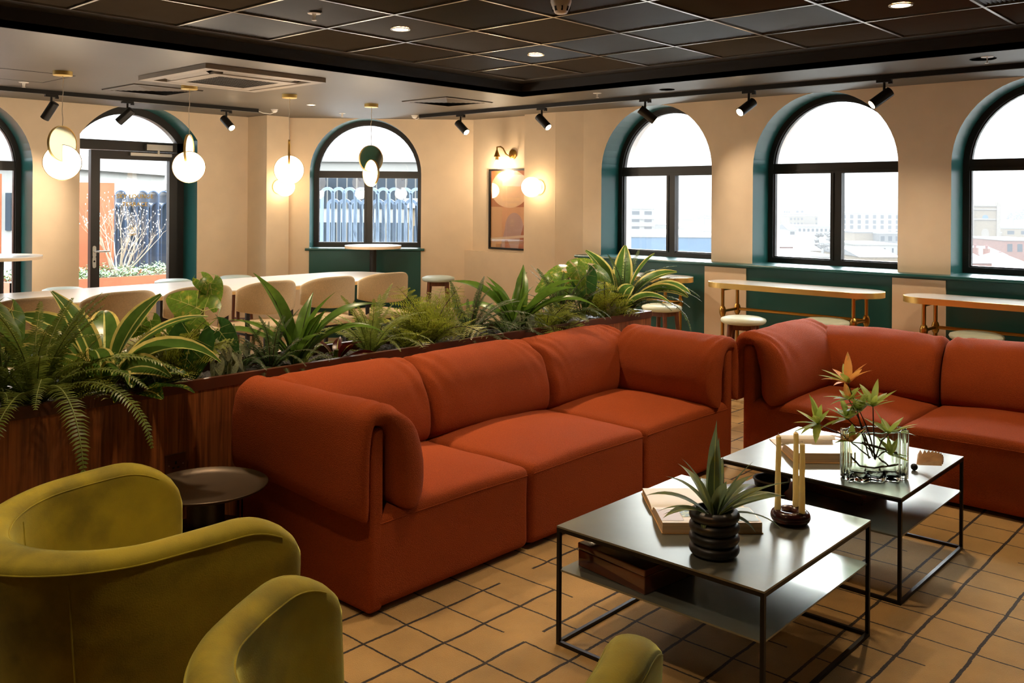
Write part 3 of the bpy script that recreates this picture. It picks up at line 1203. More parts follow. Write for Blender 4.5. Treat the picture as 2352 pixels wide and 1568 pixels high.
va = math.atan2(1, 1.1)
pendant(2.571, 6.598, R(24), R(-21), 'leftmost of the four disc pendants, both discs turned to the side')
pendant(3.544, 6.65, R(47), R(-28), 'second disc pendant from the left, before the door, its upper disc nearly edge on')
pendant(4.39, 6.545, R(56), R(-34), 'third disc pendant from the left, upper disc edge on, before the left column')
pendant(5.31, 6.6, R(-7), R(-95), 'rightmost disc pendant before the corner window, its round mirror disc facing out')


# ------------------------------------------------ wall lamps
def globe(loc, n, label):
    n = Vector(n)
    t = thing('wall_globe_lamp', label, 'wall lamp', loc, 0, 'white globe wall lamps on the columns')
    mb = MB().tube([n * .001, n * .012], .075, 40)
    mb.build('backplate', m_brass, t, 'yes')
    MB().tube([n * .012, n * .04], .03, 20).build('stem', m_brass, t, True)
    c = n * .125
    mb = MB().lathe([(.1 * math.sin(PI * i / 20), -.1 * math.cos(PI * i / 20)) for i in range(21)], 36, mat=Matrix.Translation(c))
    g = mb.build('globe', m_globe, t, 'all')
    return t


globe((6.945, 5.952, 1.636), (-1, 0, 0), 'white globe wall lamp on the right hand column beside the picture')
globe((5.46, 8.334, 1.629), (0, -1, 0), 'white globe wall lamp on the left column, behind a pendant')
t = thing('swan_neck_wall_lamp', 'aged brass wall lamp with cone and bare bulb above the picture', 'wall lamp', (7.05, 6.41, 1.985))
MB().tube([(0, 0, 0), (-.012, 0, 0), (-.018, 0, 0)], [.052, .052, .04], 32).build('backplate', m_brass2, t, True)
MB().tube([(-.018, 0, 0), (-.05, 0, -.03), (-.08, .03, .0), (-.09, .06, .06), (-.10, .09, .08), (-.11, .13, .075), (-.11, .13, .03)], .008, 10).build('arm', m_brass2, t, True)
MB().lathe([(.008, .045), (.014, .03), (.034, -.025), (.03, -.025), (.010, .025)], 24, c=(-.11, .13)).build('cone_shade', m_brass2, t, True)
MB().lathe([(.018, -.02), (.018, -.06), (0, -.06)], 20, c=(-.11, .13)).build('lamp_holder', m_brass, t, True)
MB().lathe([(.012, -.06), (.022, -.085), (.025, -.105), (.018, -.13), (.006, -.142), (0, -.143)], 24, c=(-.11, .13)).build('bulb', m_bulb, t, 'all')
lamp('bulb_light', 'POINT', (-.13, .13, -.18), 10, WARM, .03, parent=t)

# ------------------------------------------------ picture
t = thing('framed_picture', 'tall abstract print of tan ovals in a thin black frame by the column', 'picture', (7.048, 6.45, .983))
hw, hh = .285, .849
mb = MB()
for y0, y1, z0, z1 in ((-hw, -hw + .018, 0, hh), (hw - .018, hw, 0, hh), (-hw + .018, hw - .018, 0, .018), (-hw + .018, hw - .018, hh - .018, hh)):
    mb.box(-.03, 0, y0, y1, z0, z1)
mb.build('frame', m_black, t)
pm = [M('print tan', (232, 176, 124), .35, var=.02, coat=.4), M('print brown', (186, 108, 60), .35, var=.02), M('print peach', (246, 206, 164), .35, var=.02),
      M('print mauve', (196, 164, 152), .35, var=.02), M('print rust', (178, 104, 62), .35, var=.02), M('print cream', (238, 214, 186), .35, var=.02)]
mb = MB()


def flat(poly, lvl, m):
    # y runs right to left seen from the room
    n = len(poly)
    mb.add([(-.008 - .0006 * lvl, y, z) for y, z in poly], [tuple(range(n))], m)


iw = hw - .018
flat([(-iw, .018), (iw, .018), (iw, hh - .018), (-iw, hh - .018)], 0, 0)
flat([(-iw, .45), (iw, .45), (iw, hh - .018), (-iw, hh - .018)], 1, 1)


def clipp(poly):
    return [(max(-iw, min(iw, y)), max(.018, min(hh - .018, z))) for y, z in poly]


flat(clipp([(.0 + .27 * math.cos(a), .64 + .2 * math.sin(a)) for a in [2 * PI * i / 48 for i in range(48)]]), 2, 2)
flat(clipp([(-.02 + .13 * math.cos(a) - (.05 if i < 25 else 0), .2 + (.17 if math.sin(a) > 0 else .0) * math.sin(a) + .02) for i, a in enumerate([PI * i / 24 for i in range(25)])] + [(-.17, .018), (.13, .018)]), 3, 3)
flat(clipp([(-iw, .1), (-iw, .32), (-.2, .26), (-.15, .12), (-.13, .018), (-iw, .018)]), 4, 4)
flat(clipp([(iw, .085), (-iw, .14), (-iw, .165), (iw, .115)]), 5, 5)
flat(clipp([(-.02, .018), (.02, .1), (.06, .1), (.06, .018)]), 5, 4)
mb.build('print', pm, t, fix=False)
t.location.x = 7.05
# protective glazing of the print
MB().box(-.014, -.0125, -iw, iw, .018, hh - .018).build('glazing', m_glaze, t)
# ================================================================ SOFAS
def N3(p, s=1):
    return noise.noise(Vector(p) * s)


SAD = [(.150, .355), (.150, .50), (.115, .63), (.045, .705), (-.035, .705), (-.062, .62), (-.066, .49), (-.064, .37)]
SADT = [.085, .085, .07, .042, .038, .034, .034, .03]


def saddle(mb, A, lx, ux, length, seed, drop=0, crown=0, low=0):
    """cushion slung over a panel. A origin (on the panel line, z 0), lx direction along, ux direction of the inner side"""
    A, lx, ux = Vector(A), Vector(lx), Vector(ux)

    def cen(s, t):
        p = catmull([(a, b, 0) for a, b in SAD], s)
        # inner side slumps a little towards the seat; the outer flap hangs unevenly
        z = p.y + (crown * math.sin(PI * t) - drop) * max(0, (p.y - .4) / .3)
        z += low * (t - .5) * (1 if s > .7 else .15) * (.72 - p.y)
        z += .010 * N3((t * 2.3, seed, s))
        return A + lx * (length * t) + ux * (p.x + .008 * N3((t * 3, s * 3, seed + 5))) + Vector((0, 0, z))

    def T(s, t):
        k = s * (len(SADT) - 1)
        i = min(int(k), len(SADT) - 2)
        h = SADT[i] * (1 - (k - i)) + SADT[i + 1] * (k - i)
        return h * (.90 + .12 * math.sin(PI * t))

    def rip(s, t, side):
        # creases fan out from the ends over the top
        w = math.exp(-((s - .38) / .2) ** 2)
        e = max(0, 1 - min(t, 1 - t) / .35)
        v = .0085 * w * e * e * math.sin((t * 60 + s * 26 + seed) + 3 * N3((t * 5, s * 4, seed)))
        return v + .004 * N3((t * 7, s * 6, seed + 2)) * (.4 + w)

    fat(mb, cen, T, 40, 56, .085, .05, rip=rip)


def sofa(label, loc, rz, n, L, left=True, right=True, seed=0):
    t = thing('modular_sofa', label, 'sofa', loc, rz, None)
    mw = L / n
    D = .90
    # seats
    for i in range(n):
        mb = MB()
        x0 = i * mw
        big = .862

        def deform(v, i=i):
            v = v.copy()
            fx, fy = v.x / (mw / 2), v.y / .43
            if v.z > .1:
                v.z += .042 * max(0, 1 - fx * fx) * max(0, 1 - fy * fy * .8) + .004 * N3((v.x * 6 + i * 5, v.y * 6, seed))
                v.z -= .006
            if v.z < .12 and v.z > -.15: v.y += .0
            v.y += .004 * N3((v.x * 4 + 3 * i, v.z * 6, seed + 3))
            return v

        rbox(mb, (x0 + mw / 2, .405, .192), (mw - .006, .81, .345), .034, deform=deform, seg=18)
        s = mb.build('seat', m_sofa, t, fix=False)
        weld(s)
        # piped seam under the front edge
        mb = MB()
        mb.tube([(x0 + .02 + (mw - .04) * k / 20, .0005 + .0035 * N3(((x0 - mw / 2 + .02 + (mw - .04) * k / 20 - x0) * 4 + 3 * i, .13 * 6, seed + 3)), .326 + .004 * math.sin(PI * k / 20)) for k in range(21)], .0022, 6)
        mb.build('piping', m_sofa, s, True)
        # back cushion
        mb = MB()
        a, b = x0 + .004, x0 + mw - .004
        if i == 0 and left: a = x0 + .075
        if i == n - 1 and right: b = x0 + mw - .075
        saddle(mb, (a, .822, 0), (1, 0, 0), (0, -1, 0), b - a, seed + i * 3.7, crown=.010, drop=.030)
        c = mb.build('back_cushion', m_sofa, t, fix=False)
        weld(c)
    mb = MB()
    rbox(mb, (L / 2, .838, .342), (L - .004, .062, .66), .02, seg=6)
    p = mb.build('back_panel', m_sofa, t, fix=False)
    weld(p)
    for side, on in ((0, left), (1, right)):
        if not on: continue
        mb = MB()
        xc = .037 if side == 0 else L - .037
        rbox(mb, (xc, .43, .342), (.07, .862, .66), .022, seg=6)
        p = mb.build('arm_panel', m_sofa, t, fix=False)
        weld(p)
        mb = MB()
        sgn = 1 if side == 0 else -1
        saddle(mb, (xc, -.022 if side == 0 else -.015, 0), (0, 1, 0), (sgn, 0, 0), .86 if side == 0 else .70, seed + 11 + side * 7, crown=.0, low=.10 if side == 0 else .02, drop=0 if side == 0 else .02)
        c = mb.build('arm_cushion', m_sofa, t, fix=False)
        weld(c)
    mb = MB()
    for x in (.1, L - .1):
        for y in (.08, .78):
            mb.lathe([(.02, 0), (.02, .02)], 12, c=(x, y))
    mb.build('foot', m_black, t)
    return t


sofa('rust orange modular sofa backing onto the walnut planter', (2.037, 2.53, .012), 0, 3, 2.607, seed=1.3)
sofa('rust orange modular sofa at the right, its back to the arched windows', (4.735, 2.52, .012), -PI / 2, 3, 2.607, seed=6.1)


# ================================================================ GREEN ARMCHAIRS
def armchair(label, loc, rz):
    t = thing('tub_armchair', label, 'armchair', loc, rz, None)
    hw, xf, xb, cr = .325, .27, -.335, .27
    P = [(xf, hw), (.16, hw + .008), (.05, hw + .010)]
    n = 10
    for i in range(n + 1):
        a = PI / 2 + PI * i / n
        P.append((xb + cr + cr * 1.0 * math.cos(a) * 1.0 - .0, (hw) * math.sin(a)))
    P += [(.05, -hw - .010), (.16, -hw - .008), (xf, -hw)]
    P3 = [(x, y, 0) for x, y in P]
    z1 = .70

    def cen(s, tt):
        p = catmull(P3, s)
        e = min(s, 1 - s)
        # arm fronts: rounded top corner; the arms drop a little forward
        k = max(0, 1 - e / .115)
        top = z1 - .005 - .20 * (1 - math.sqrt(max(0, 1 - k * k)))
        top += .012 * math.cos(2 * PI * s)
        bot = .06 + .05 * (1 - math.sqrt(max(0, 1 - k * k)))
        z = bot + (top - bot) * tt
        h = (z / z1)
        f = .90 + .10 * h ** 1.3           # narrower at the foot, flared at the rim
        push = 1 + .0 * h
        return Vector((p.x * f * push + .02 * (1 - h) - .04 * h * h * math.exp(-((s - .5) / .13) ** 2), p.y * f, z))

    def T(s, tt):
        k = .034 + .022 * math.exp(-((s - .5) / .17) ** 2) + .012 * math.exp(-(min(s, 1 - s) / .12) ** 2)
        return (k, k)

    mb = MB()

    def rip(s, tt, side):
        return .0025 * N3((s * 14, tt * 9, side * 3))

    surf = fat(mb, cen, T, 64, 26, .04, .05, rip=rip)
    sh = mb.build('shell', m_velvet, t, fix=False)
    weld(sh)
    # seams: along the outside of the rim and two upright ones at the back corners
    for side, lo in ((1, .955), (-1, .955)):
        mb = MB()
        mb.tube([surf(.05 + .90 * k / 80, lo, side, .0004) for k in range(81)], .0018, 6)
        mb.build('seam', m_velvet, t, True)
    for s in (.34, .66):
        mb = MB()
        mb.tube([surf(s, .02 + .9 * k / 30, sd, .0004) for sd in (1,) for k in range(31)], .0018, 6)
        mb.build('seam', m_velvet, t, True)
        mb = MB()
        mb.tube([surf(s, .02 + .9 * k / 30, -1, .0004) for k in range(31)], .0018, 6)
        mb.build('seam', m_velvet, t, True)
    mb = MB()

    def df(v):
        v = v.copy()
        if v.z > 0: v.z += .02 * max(0, 1 - (v.x / .3) ** 2) * max(0, 1 - (v.y / .3) ** 2)
        if v.x < 0: v.y *= 1 - .35 * (abs(v.x) / .3) ** 3
        return v

    rbox(mb, (.02, 0, .33), (.56, .56, .16), .05, deform=df)
    weld(mb.build('seat_cushion', m_velvet, t, fix=False))
    mb = MB()
    mb.lathe([(.22, 0), (.235, .01), (.24, .09), (0, .1)], 40)
    mb.build('plinth', m_black, t, True)
    return t


armchair('olive velvet tub armchair beside the bronze side table', (1.115, 2.325, .012), R(-1))
armchair('olive velvet tub armchair nearest the viewer, turned towards the coffee table', (1.12, 1.24, .012), R(22)).scale = (1, 1.1, 1)

# ================================================================ SIDE TABLE
t = thing('side_table', 'round bronze tray side table on a black drum base by the planter', 'side table', (1.745, 3.13, .012))
MB().lathe([(0, 0), (.15, 0), (.155, .005), (.155, .24), (.148, .255), (.13, .262), (0, .262)], 48).build('drum_base', m_blackpl, t, True)
MB().lathe([(.068, .26), (.068, .402)], 36).build('neck', m_blackpl, t, True)
MB().lathe([(0, .396), (.19, .398), (.218, .408), (.226, .418), (.223, .42), (.212, .411), (.19, .404), (0, .402)], 64).build('tray_top', m_tray, t, 'yes')


# ================================================================ COFFEE TABLES
def coffee(label, x0, x1, y0, y1):
    t = thing('coffee_table', label, 'coffee table', ((x0 + x1) / 2, (y0 + y1) / 2, .012), 0, None)
    a, b, h, w = (x1 - x0) / 2, (y1 - y0) / 2, .398, .0125
    MB().box(-a, a, -b, b, h - .006, h).build('tabletop', m_table, t)
    mb = MB()
    i = w / 2
    for z in (h - .006 - i, i):
        for s in (-1, 1):
            mb.bar((-a, s * (b - i), z), (a, s * (b - i), z), w, w)
            mb.bar((s * (a - i), -b + w, z), (s * (a - i), b - w, z), w, w)
    mb.build('frame', m_tframe, t)
    for sx in (-1, 1):
        for sy in (-1, 1):
            MB().box(sx * (a - i) - i, sx * (a - i) + i, sy * (b - i) - i, sy * (b - i) + i, w, h - .006 - w).build('leg', m_tframe, t)
    MB().box(-a + .006, a - .006, -b + .006, b - .006, .246, .252).build('shelf', m_table, t)
    return t


coffee('square metal coffee table with shelf, nearest the viewer, holding candles and potted plant', 2.36, 3.143, 1.184, 1.936)
coffee('square metal coffee table with shelf, farther back, holding the glass vase', 3.455, 4.21, 1.19, 1.94)
TT = .41


def rot2(c, a):
    return Matrix.Translation(Vector(c)) @ Matrix.Rotation(a, 4, 'Z')


# ---- ribbed pot and strap leaf plant
t = thing('ribbed_pot', 'black pot of stacked rings near the front edge of the coffee table', 'plant pot', (2.505, 1.425, TT))
pr = [(.0, 0), (.05, 0), (.060, .004)]
for k in range(4):
    z = .004 + k * .034
    for i in range(9):
        a = -PI / 2 + PI * i / 8
        pr.append((.062 + .0155 * math.cos(a), z + .017 + .0165 * math.sin(a)))
pr += [(.060, .141), (.057, .139), (.056, .12), (0, .118)]
MB().lathe(pr, 56).build('pot_body', m_pot, t, True)
MB().lathe([(0, .122), (.055, .121)], 24).build('soil', m_soil, t)

# ---- candle holder and candles
hc = Vector((2.935, 1.378, TT))
t = thing('candle_holder', 'glossy oxblood ring candle holder on the near coffee table', 'candle holder', hc)
rr, rt = .044, .0225
pr = [(rr + rt * math.cos(2 * PI * i / 20), rt * .98 + rt * math.sin(2 * PI * i / 20)) for i in range(21)]
MB().lathe(pr, 56).build('ring', m_holder, t, 'all')
for dx, dy, hgt, lab, lean in ((-.0296, .0325, .255, 'left cream taper candle in the ring holder', .004), (-.0063, -.0436, .238, 'right cream taper candle in the ring holder', 0), (.044, .0022, .258, 'cream taper candle at the back of the ring holder, mostly hidden', 0)):
    t = thing('taper_candle', lab, 'candle', hc + Vector((dx, dy, .036)), 0, 'taper candles in the ring holder')
    pts = [(lean * k / 10 + .001 * math.sin(k), 0, hgt * k / 10) for k in range(11)] + [(lean, 0, hgt + .005)]
    MB().tube(pts, [.0108 - .0022 * (k / 10) + .0004 * math.sin(k * 2) for k in range(11)] + [.003], 12).build('wax', m_candle, t, True)
    MB().tube([(lean, 0, hgt), (lean + .001, .001, hgt + .012)], .0012, 6).build('wick', m_white, t)


# ---- open books
def open_book(label, loc, rz, w, d, hl, hr, roll=False, pics=()):
    """spine along local x ; page blocks on both sides of y"""
    t = thing('open_book', label, 'book', loc, rz)
    mb = MB()
    mb.box(-w / 2, w / 2, -d, d, 0, .003)
    mb.build('cover', m_cover, t)

    def block(mb, s, h, curl=False):
        n = 14
        top = []
        for i in range(n + 1):
            u = i / n
            y = s * u * (d - .004)
            z = h * (1 - .0 * u) * min(1, .35 + 2.6 * u) if u < .25 else h
            z = h * (1 - math.exp(-u * 9)) + .004
            if u > .96: z = h + .003
            top.append((y, z + .003))
        vs = []
        for x in (-w / 2 + .003, w / 2 - .003):
            for y, z in top: vs.append((x, y, z))
            for y, z in top: vs.append((x, y, .003))
        k = n + 1
        fs = []
        ms = []
        for i in range(n):
            fs.append((i, i + 1, 2 * k + i + 1, 2 * k + i)); ms.append(0)
            fs.append((i, k + i, k + i + 1, i + 1)); ms.append(1)
            fs.append((2 * k + i, 2 * k + i + 1, 3 * k + i + 1, 3 * k + i)); ms.append(1)
        fs.append((n, k + n, 3 * k + n, 2 * k + n)); ms.append(1)
        for f, m in zip(fs, ms): mb.f.append(tuple(j + len(mb.v) for j in f)); mb.m.append(m)
        mb.v += vs
        return top

    for s, h in ((-1, hl), (1, hr)):
        if h <= 0: continue
        mb = MB()
        block(mb, s, h)
        mb.build('page_block', [m_paper, m_pages], t)
    if roll:
        # the open half rolls over into a loose curl
        mb = MB()
        vs, n = [], 16
        for i in range(n + 1):
            a = -PI / 2 + 1.35 * PI * i / n
            r_ = .026 - .004 * i / n
            vs.append((a, r_))
        row = []
        for x in (-w / 2 + .004, w / 2 - .004):
            row.append([(x, .045 + r_ * math.cos(a), .03 + .006 + r_ * math.sin(a)) for a, r_ in vs])
        k = n + 1
        thick = [[(x, .045 + (r_ - .006) * math.cos(a), .036 + (r_ - .006) * math.sin(a)) for a, r_ in vs] for x in (-w / 2 + .004, w / 2 - .004)]
        V = row[0] + row[1] + thick[0] + thick[1]
        fs = [(i, i + 1, k + i + 1, k + i) for i in range(n)] + [(2 * k + i, 3 * k + i, 3 * k + i + 1, 2 * k + i + 1) for i in range(n)]
        fs += [(i, 2 * k + i, 2 * k + i + 1, i + 1) for i in range(n)] + [(k + i, k + i + 1, 3 * k + i + 1, 3 * k + i) for i in range(n)]
        fs += [(n, 2 * k + n, 3 * k + n, k + n)]
        mb.add(V, fs)
        mb.build('rolled_pages', m_paper, t, True)
        mb = MB()
        for a0, a1, x0, x1, mm in ((.1, 1.1, .0, .05, 1), (.1, 1.1, .05, .085, 0)):
            pass
        for (x0, x1, i0, i1, mm) in ((-.02, .03, 5, 9, 0), (.04, .075, 4, 9, 1)):
            pts = [(x, .045 + (r_ + .0006) * math.cos(a), .036 + (r_ + .0006) * math.sin(a)) for x in (x0, x1) for a, r_ in vs[i0:i1]]
            q_ = i1 - i0
            mb.add(pts, [(i, i + 1, q_ + i + 1, q_ + i) for i in range(q_ - 1)], mm)
        mb.build('printed_photo', pics, t, fix=False)
    return t


pic1 = two_tone(M('leafy photo print', (96, 116, 60), .4, var=.4, scale=60), (190, 190, 90), 50, .5, .6)
pic2 = M('pale blue print', (176, 196, 198), .4, var=.15, scale=20)
pic3 = M('warm grey print', (190, 168, 146), .4, var=.1)
pic4 = M('dark print', (70, 64, 62), .4, var=.2)
# near table book: spine runs left to right across the view
b1 = open_book('open art book on the near coffee table, behind the black pot', (2.80, 1.655, TT), R(-46.5), .335, .205, .03, .016)
mb = MB()
mb.add([(-.165, -.185, .0378), (-.09, -.185, .0378), (-.09, -.075, .0378), (-.165, -.075, .0378)], [(0, 1, 2, 3)], 2)
mb.add([(-.088, -.15, .0378), (.04, -.15, .0378), (.04, -.06, .0378), (-.088, -.06, .0378)], [(0, 1, 2, 3)], 0)
mb.add([(.05, -.19, .0378), (.16, -.19, .0378), (.16, -.06, .0378), (.05, -.06, .0378)], [(0, 1, 2, 3)], 1)
mb.build('printed_photo', [pic1, pic2, pic3], b1, fix=False)
b2 = open_book('open book with one rolled page on the far coffee table beside the vase', (3.83, 1.71, TT), R(-48), .25, .19, .036, 0, True, (pic3, pic4))
mb = MB()
for k in range(7):
    mb.add([(-.11, -.05 - .018 * k, .0438), (-.01, -.05 - .018 * k, .0438), (-.01, -.056 - .018 * k, .0438), (-.11, -.056 - .018 * k, .0438)], [(0, 1, 2, 3)])
mb.build('printed_text', pic3, b2, fix=False)

# ---- lacquer boxes on the shelves
SH = .264


def lacquer(label, c, rz, w, d, h):
    t = thing('lacquer_box', label, 'box', c, rz)
    mb = MB()
    rbox(mb, (0, 0, h * .36), (w, d, h * .72), .004, seg=2)
    weld(mb.build('box_base', m_lacquer, t, fix=False))
    mb = MB()
    rbox(mb, (0, 0, h * .86), (w + .003, d + .003, h * .28), .004, seg=2)
    weld(mb.build('lid', m_lacquer, t, fix=False))


lacquer('glossy brown lacquer box on the shelf of the near coffee table', (2.535, 1.735, SH), R(-8), .25, .30, .08)
lacquer('dark brown box on the shelf under the far coffee table', (3.83, 1.57, SH), R(-6), .22, .30, .07)
t = thing('round_bowl', 'black round bowl with grey rim on the shelf of the far coffee table', 'bowl', (3.63, 1.79, SH))
MB().lathe([(0, 0), (.05, 0), (.07, .02), (.075, .05), (.07, .052), (.06, .02), (0, .012)], 40).build('bowl_body', m_blackpl, t, True)
MB().lathe([(.069, .050), (.078, .050), (.078, .056), (.069, .056), (.069, .050)], 40).build('rim', m_grey, t)
t = thing('closed_book', 'closed book lying under the round bowl on the far table shelf', 'book', (3.56, 1.80, .0))
t.location = (3.56, 1.86, SH)
t.rotation_euler[2] = R(-20)
MB().box(-.08, .06, -.05, .05, .003, .022).build('page_block', m_pages, t)
mb = MB().box(-.083, .063, -.053, .053, 0, .003).box(-.083, .063, -.053, .053, .022, .025)
mb.build('cover', m_grey, t)
t.location = (3.53, 1.87, SH)

# ---- wavy glass vase
vc = Vector((3.632, 1.356, TT))
va = math.atan2(-.64, .77)
t = thing('wavy_glass_vase', 'wide wavy clear glass vase on the far coffee table', 'vase', vc, va)
n = 132


def wav(off, k=9):
    pts = []
    for i in range(n):
        a = 2 * PI * i / n
        # stadium like outline with scallops
        ca, sa = math.cos(a), math.sin(a)
        r_ = 1 / ((abs(ca) ** 3.2 + abs(sa) ** 3.2) ** (1 / 3.2))
        x, y = .128 * r_ * ca, .050 * r_ * sa
        m_ = 1 + 0.0
        nn = Vector((ca * .5, sa)).normalized()
        w_ = .0085 * math.cos(12 * a + .4)
        pts.append((x + nn.x * (w_ + off), y + nn.y * (w_ + off)))
    return pts


outer_, inner_ = wav(0), wav(-.0035)
levels = [(outer_, 0, .94), (outer_, .004, .99), (outer_, .05, 1), (outer_, .19, 1), (outer_, .194, .995), (inner_, .194, 1.0), (inner_, .19, 1), (inner_, .05, 1), (inner_, .014, .985)]
V, Fc = [], []
for poly, z, sc in levels:
    V += [(x * sc, y * sc, z) for x, y in poly]
for l in range(len(levels) - 1):
    for i in range(n):
        j = (i + 1) % n
        Fc.append((l * n + i, l * n + j, (l + 1) * n + j, (l + 1) * n + i))
Fc.append(tuple(reversed(range(n))))
Fc.append(tuple(range((len(levels) - 1) * n, len(levels) * n)))
vm = MB().add(V, Fc).build('vase_body', m_vglass, t, 'all')


def palm(mb, c, axis, n, ln, wd, mats, spread=1.0, seed=0, stem=True):
    """ring of long pointed leaflets round c"""
    r_ = random.Random(seed)
    axis = Vector(axis).normalized()
    u = axis.orthogonal().normalized()
    v = axis.cross(u)
    for k in range(n):
        a = 2 * PI * (k + r_.uniform(-.3, .3)) / n
        el = r_.uniform(.2, .9) * spread
        d = (u * math.cos(a) + v * math.sin(a)) * math.cos(el) + axis * math.sin(el)
        blade(mb, c, d, ln * r_.uniform(.75, 1.15), wd * r_.uniform(.8, 1.2), .35 * r_.uniform(.2, 1.2), r_.choice(mats), None, None, 6)


def blade(mb, base, d, ln, wd, droop, mi, edge=None, vein=None, n=8, prof=None, fold=.25, twist=0, up=None):
    """leaf blade: curved strip with fold; material indices for body, edge band and midrib"""
    base, d = Vector(base), Vector(d).normalized()
    z = Vector((0, 0, 1)) if up is None else Vector(up)
    sd = d.cross(z)
    if sd.length < .05: sd = Vector((1, 0, 0)).cross(d)
    sd.normalize()
    p = base.copy()
    rows = []
    for i in range(n + 1):
        u = i / n
        w = prof(u) if prof else math.sin(PI * min(1, (u * .94 + .06)) ** .8) ** .9
        w = max(w, 0) * wd / 2
        s2 = (Matrix.Rotation(twist * u, 3, d) @ sd)
        nrm = s2.cross(d).normalized()
        if nrm.z < 0: nrm = -nrm
        rows.append([p - s2 * w + nrm * w * fold, p - s2 * w * .78 + nrm * w * fold * .75, p - s2 * w * .07, p + s2 * w * .07, p + s2 * w * .78 + nrm * w * fold * .75, p + s2 * w + nrm * w * fold])
        p = p + d * (ln / n)
        d = (Matrix.Rotation(-droop * (1.0 + u) / n, 3, sd) @ d).normalized()
    V = [q_ for r_ in rows for q_ in r_]
    k = len(mb.v)
    mb.v += [tuple(v) for v in V]
    for i in range(n):
        for j in range(5):
            a = k + i * 6 + j
            mb.f.append((a, a + 1, a + 7, a + 6))
            mb.m.append(mi if j in (1, 3) else ((edge if edge is not None else mi) if j in (0, 4) else (vein if vein is not None else mi)))


t = thing('schefflera_cutting', 'leafy branch with green and orange palmate leaves standing in the glass vase', 'branch', vc + Vector((0, 0, .02)))
vl = Vector(t.location)
d0 = 3.58
cl = [((1948, 880), .06, 8, .095, [1, 1, 0], 3, 0), ((1950, 918), .03, 7, .075, [1, 0, 0], 4, 0), ((2005, 934), .02, 8, .09, [0], 5, .02), ((1879, 974), -.02, 8, .085, [0], 6, -.02), ((1948, 963), .0, 8, .085, [0], 7, 0),
      ((1975, 945), .06, 6, .07, [0], 8, 0), ((2040, 996), .0, 6, .085, [0], 9, .02), ((1955, 1015), .02, 6, .07, [0, 1], 10, 0), ((2045, 1045), .0, 4, .07, [0], 12, 0)]
bx = MB()
for (px, py), dd, n_, ln, ms, sd_, ax in cl:
    c = atD(px, py, d0 + dd * .3) - vl
    mb = MB()
    out = Vector((c.x * 3, c.y * 3, .55))
    palm(mb, c, out, n_ + 3, ln * 1.3, .028, ms, 1.0, sd_)
    mb.build('leaf_cluster', [l_pal, l_orange], t, 'all', fix=False)
    foot = Vector((rnd.uniform(-.03, .03), rnd.uniform(-.015, .015), .06))
    mid = foot.lerp(c, .55) + Vector((0, 0, .02))
    bx.tube([foot, mid, c], [.003, .0025, .0018], 6)
bx.build('stems', m_brown, t, True)
ux = Vector((math.cos(va), math.sin(va), 0))
mb = MB()
mb.tube([ux * -.05 + Vector((0, 0, .12)), ux * .02 + Vector((0, 0, .10)), ux * .10 + Vector((0, 0, .075))], .005, 8)
mb.tube([ux * -.10 + Vector((0, 0, .07)), ux * -.06 + Vector((0, 0, .03)), ux * .0 + Vector((0, 0, .02)), ux * .09 + Vector((0, 0, .03))], .0038, 8)
mb.tube([ux * .02 + Vector((0, 0, .06)), ux * .06 + Vector((0, 0, .025)), ux * .11 + Vector((0, 0, .03))], .0035, 8)
mb.build('bare_twig', m_brown, t, True)

# ---- dried fan ornament behind the vase
fan_k = 1.35
t = thing('dried_palm_fan', 'tan pleated dried palm fan lying behind the glass vase', 'ornament', (3.86, 1.27, TT), R(-40))
mb = MB()
K = 22
V = []
for i in range(K + 1):
    a = R(-55) + R(110) * i / K
    zz = .035 + (.014 if i % 2 else -.004)
    V.append((.005 * math.cos(a), .005 * math.sin(a), .022))
    V.append((.1 * math.cos(a), .1 * math.sin(a), zz + .012 + .01 * math.cos(a * 2)))
mb.add(V, [(2 * i, 2 * i + 2, 2 * i + 3, 2 * i + 1) for i in range(K)])
o = mb.build('pleated_fan', M('dried palm', (196, 160, 116), .6, var=.15, scale=30), t, fix=False)
sm = o.modifiers.new('thick', 'SOLIDIFY')
sm.thickness = .0015
MB().lathe([(.014 * math.sin(PI * i / 12), .014 - .014 * math.cos(PI * i / 12)) for i in range(13)], 20, c=(-.01, 0)).build('knot', m_blackpl, t, 'all')

# ---- strap leaf plant in the ribbed pot
t = thing('strap_leaf_plant', 'grey green strap leaf plant with one tall leaf, growing in the black ribbed pot', 'plant', (2.505, 1.425, TT + .12))
r2 = random.Random(21)
rt_ = Vector((math.cos(YAW), -math.sin(YAW), 0))
fw_ = Vector((math.sin(YAW), math.cos(YAW), 0))
spec = [(-.02, .0, 1.5, .27, .030, .15), (.01, -.01, 1.5, .22, .026, .2), (-.5, .2, .9, .17, .022, .9), (-.9, 0, .75, .20, .024, .9), (-.8, -.3, .5, .16, .020, 1.0), (-.9, .3, .3, .15, .02, .8),
        (.5, .1, 1.0, .16, .022, .7), (.6, -.2, .8, .17, .024, .6), (.8, .1, .65, .20, .022, .9), (.9, 0, .75, .23, .018, .55), (.9, -.2, .3, .19, .016, 1.1), (.7, -.4, .2, .12, .018, 1.2), (-.4, -.5, .3, .09, .014, 2.4),
        (.2, .5, .9, .2, .022, .7), (-.3, .5, .9, .19, .022, .8), (.45, -.1, 1.2, .19, .022, .4), (-.35, -.1, 1.2, .2, .024, .5), (.1, -.3, 1.1, .13, .026, .4), (.95, .2, .45, .21, .018, .5), (.0, .6, .6, .2, .02, 1.2), (-.7, .3, .1, .14, .018, .6), (.5, .4, .5, .2, .02, .9)]
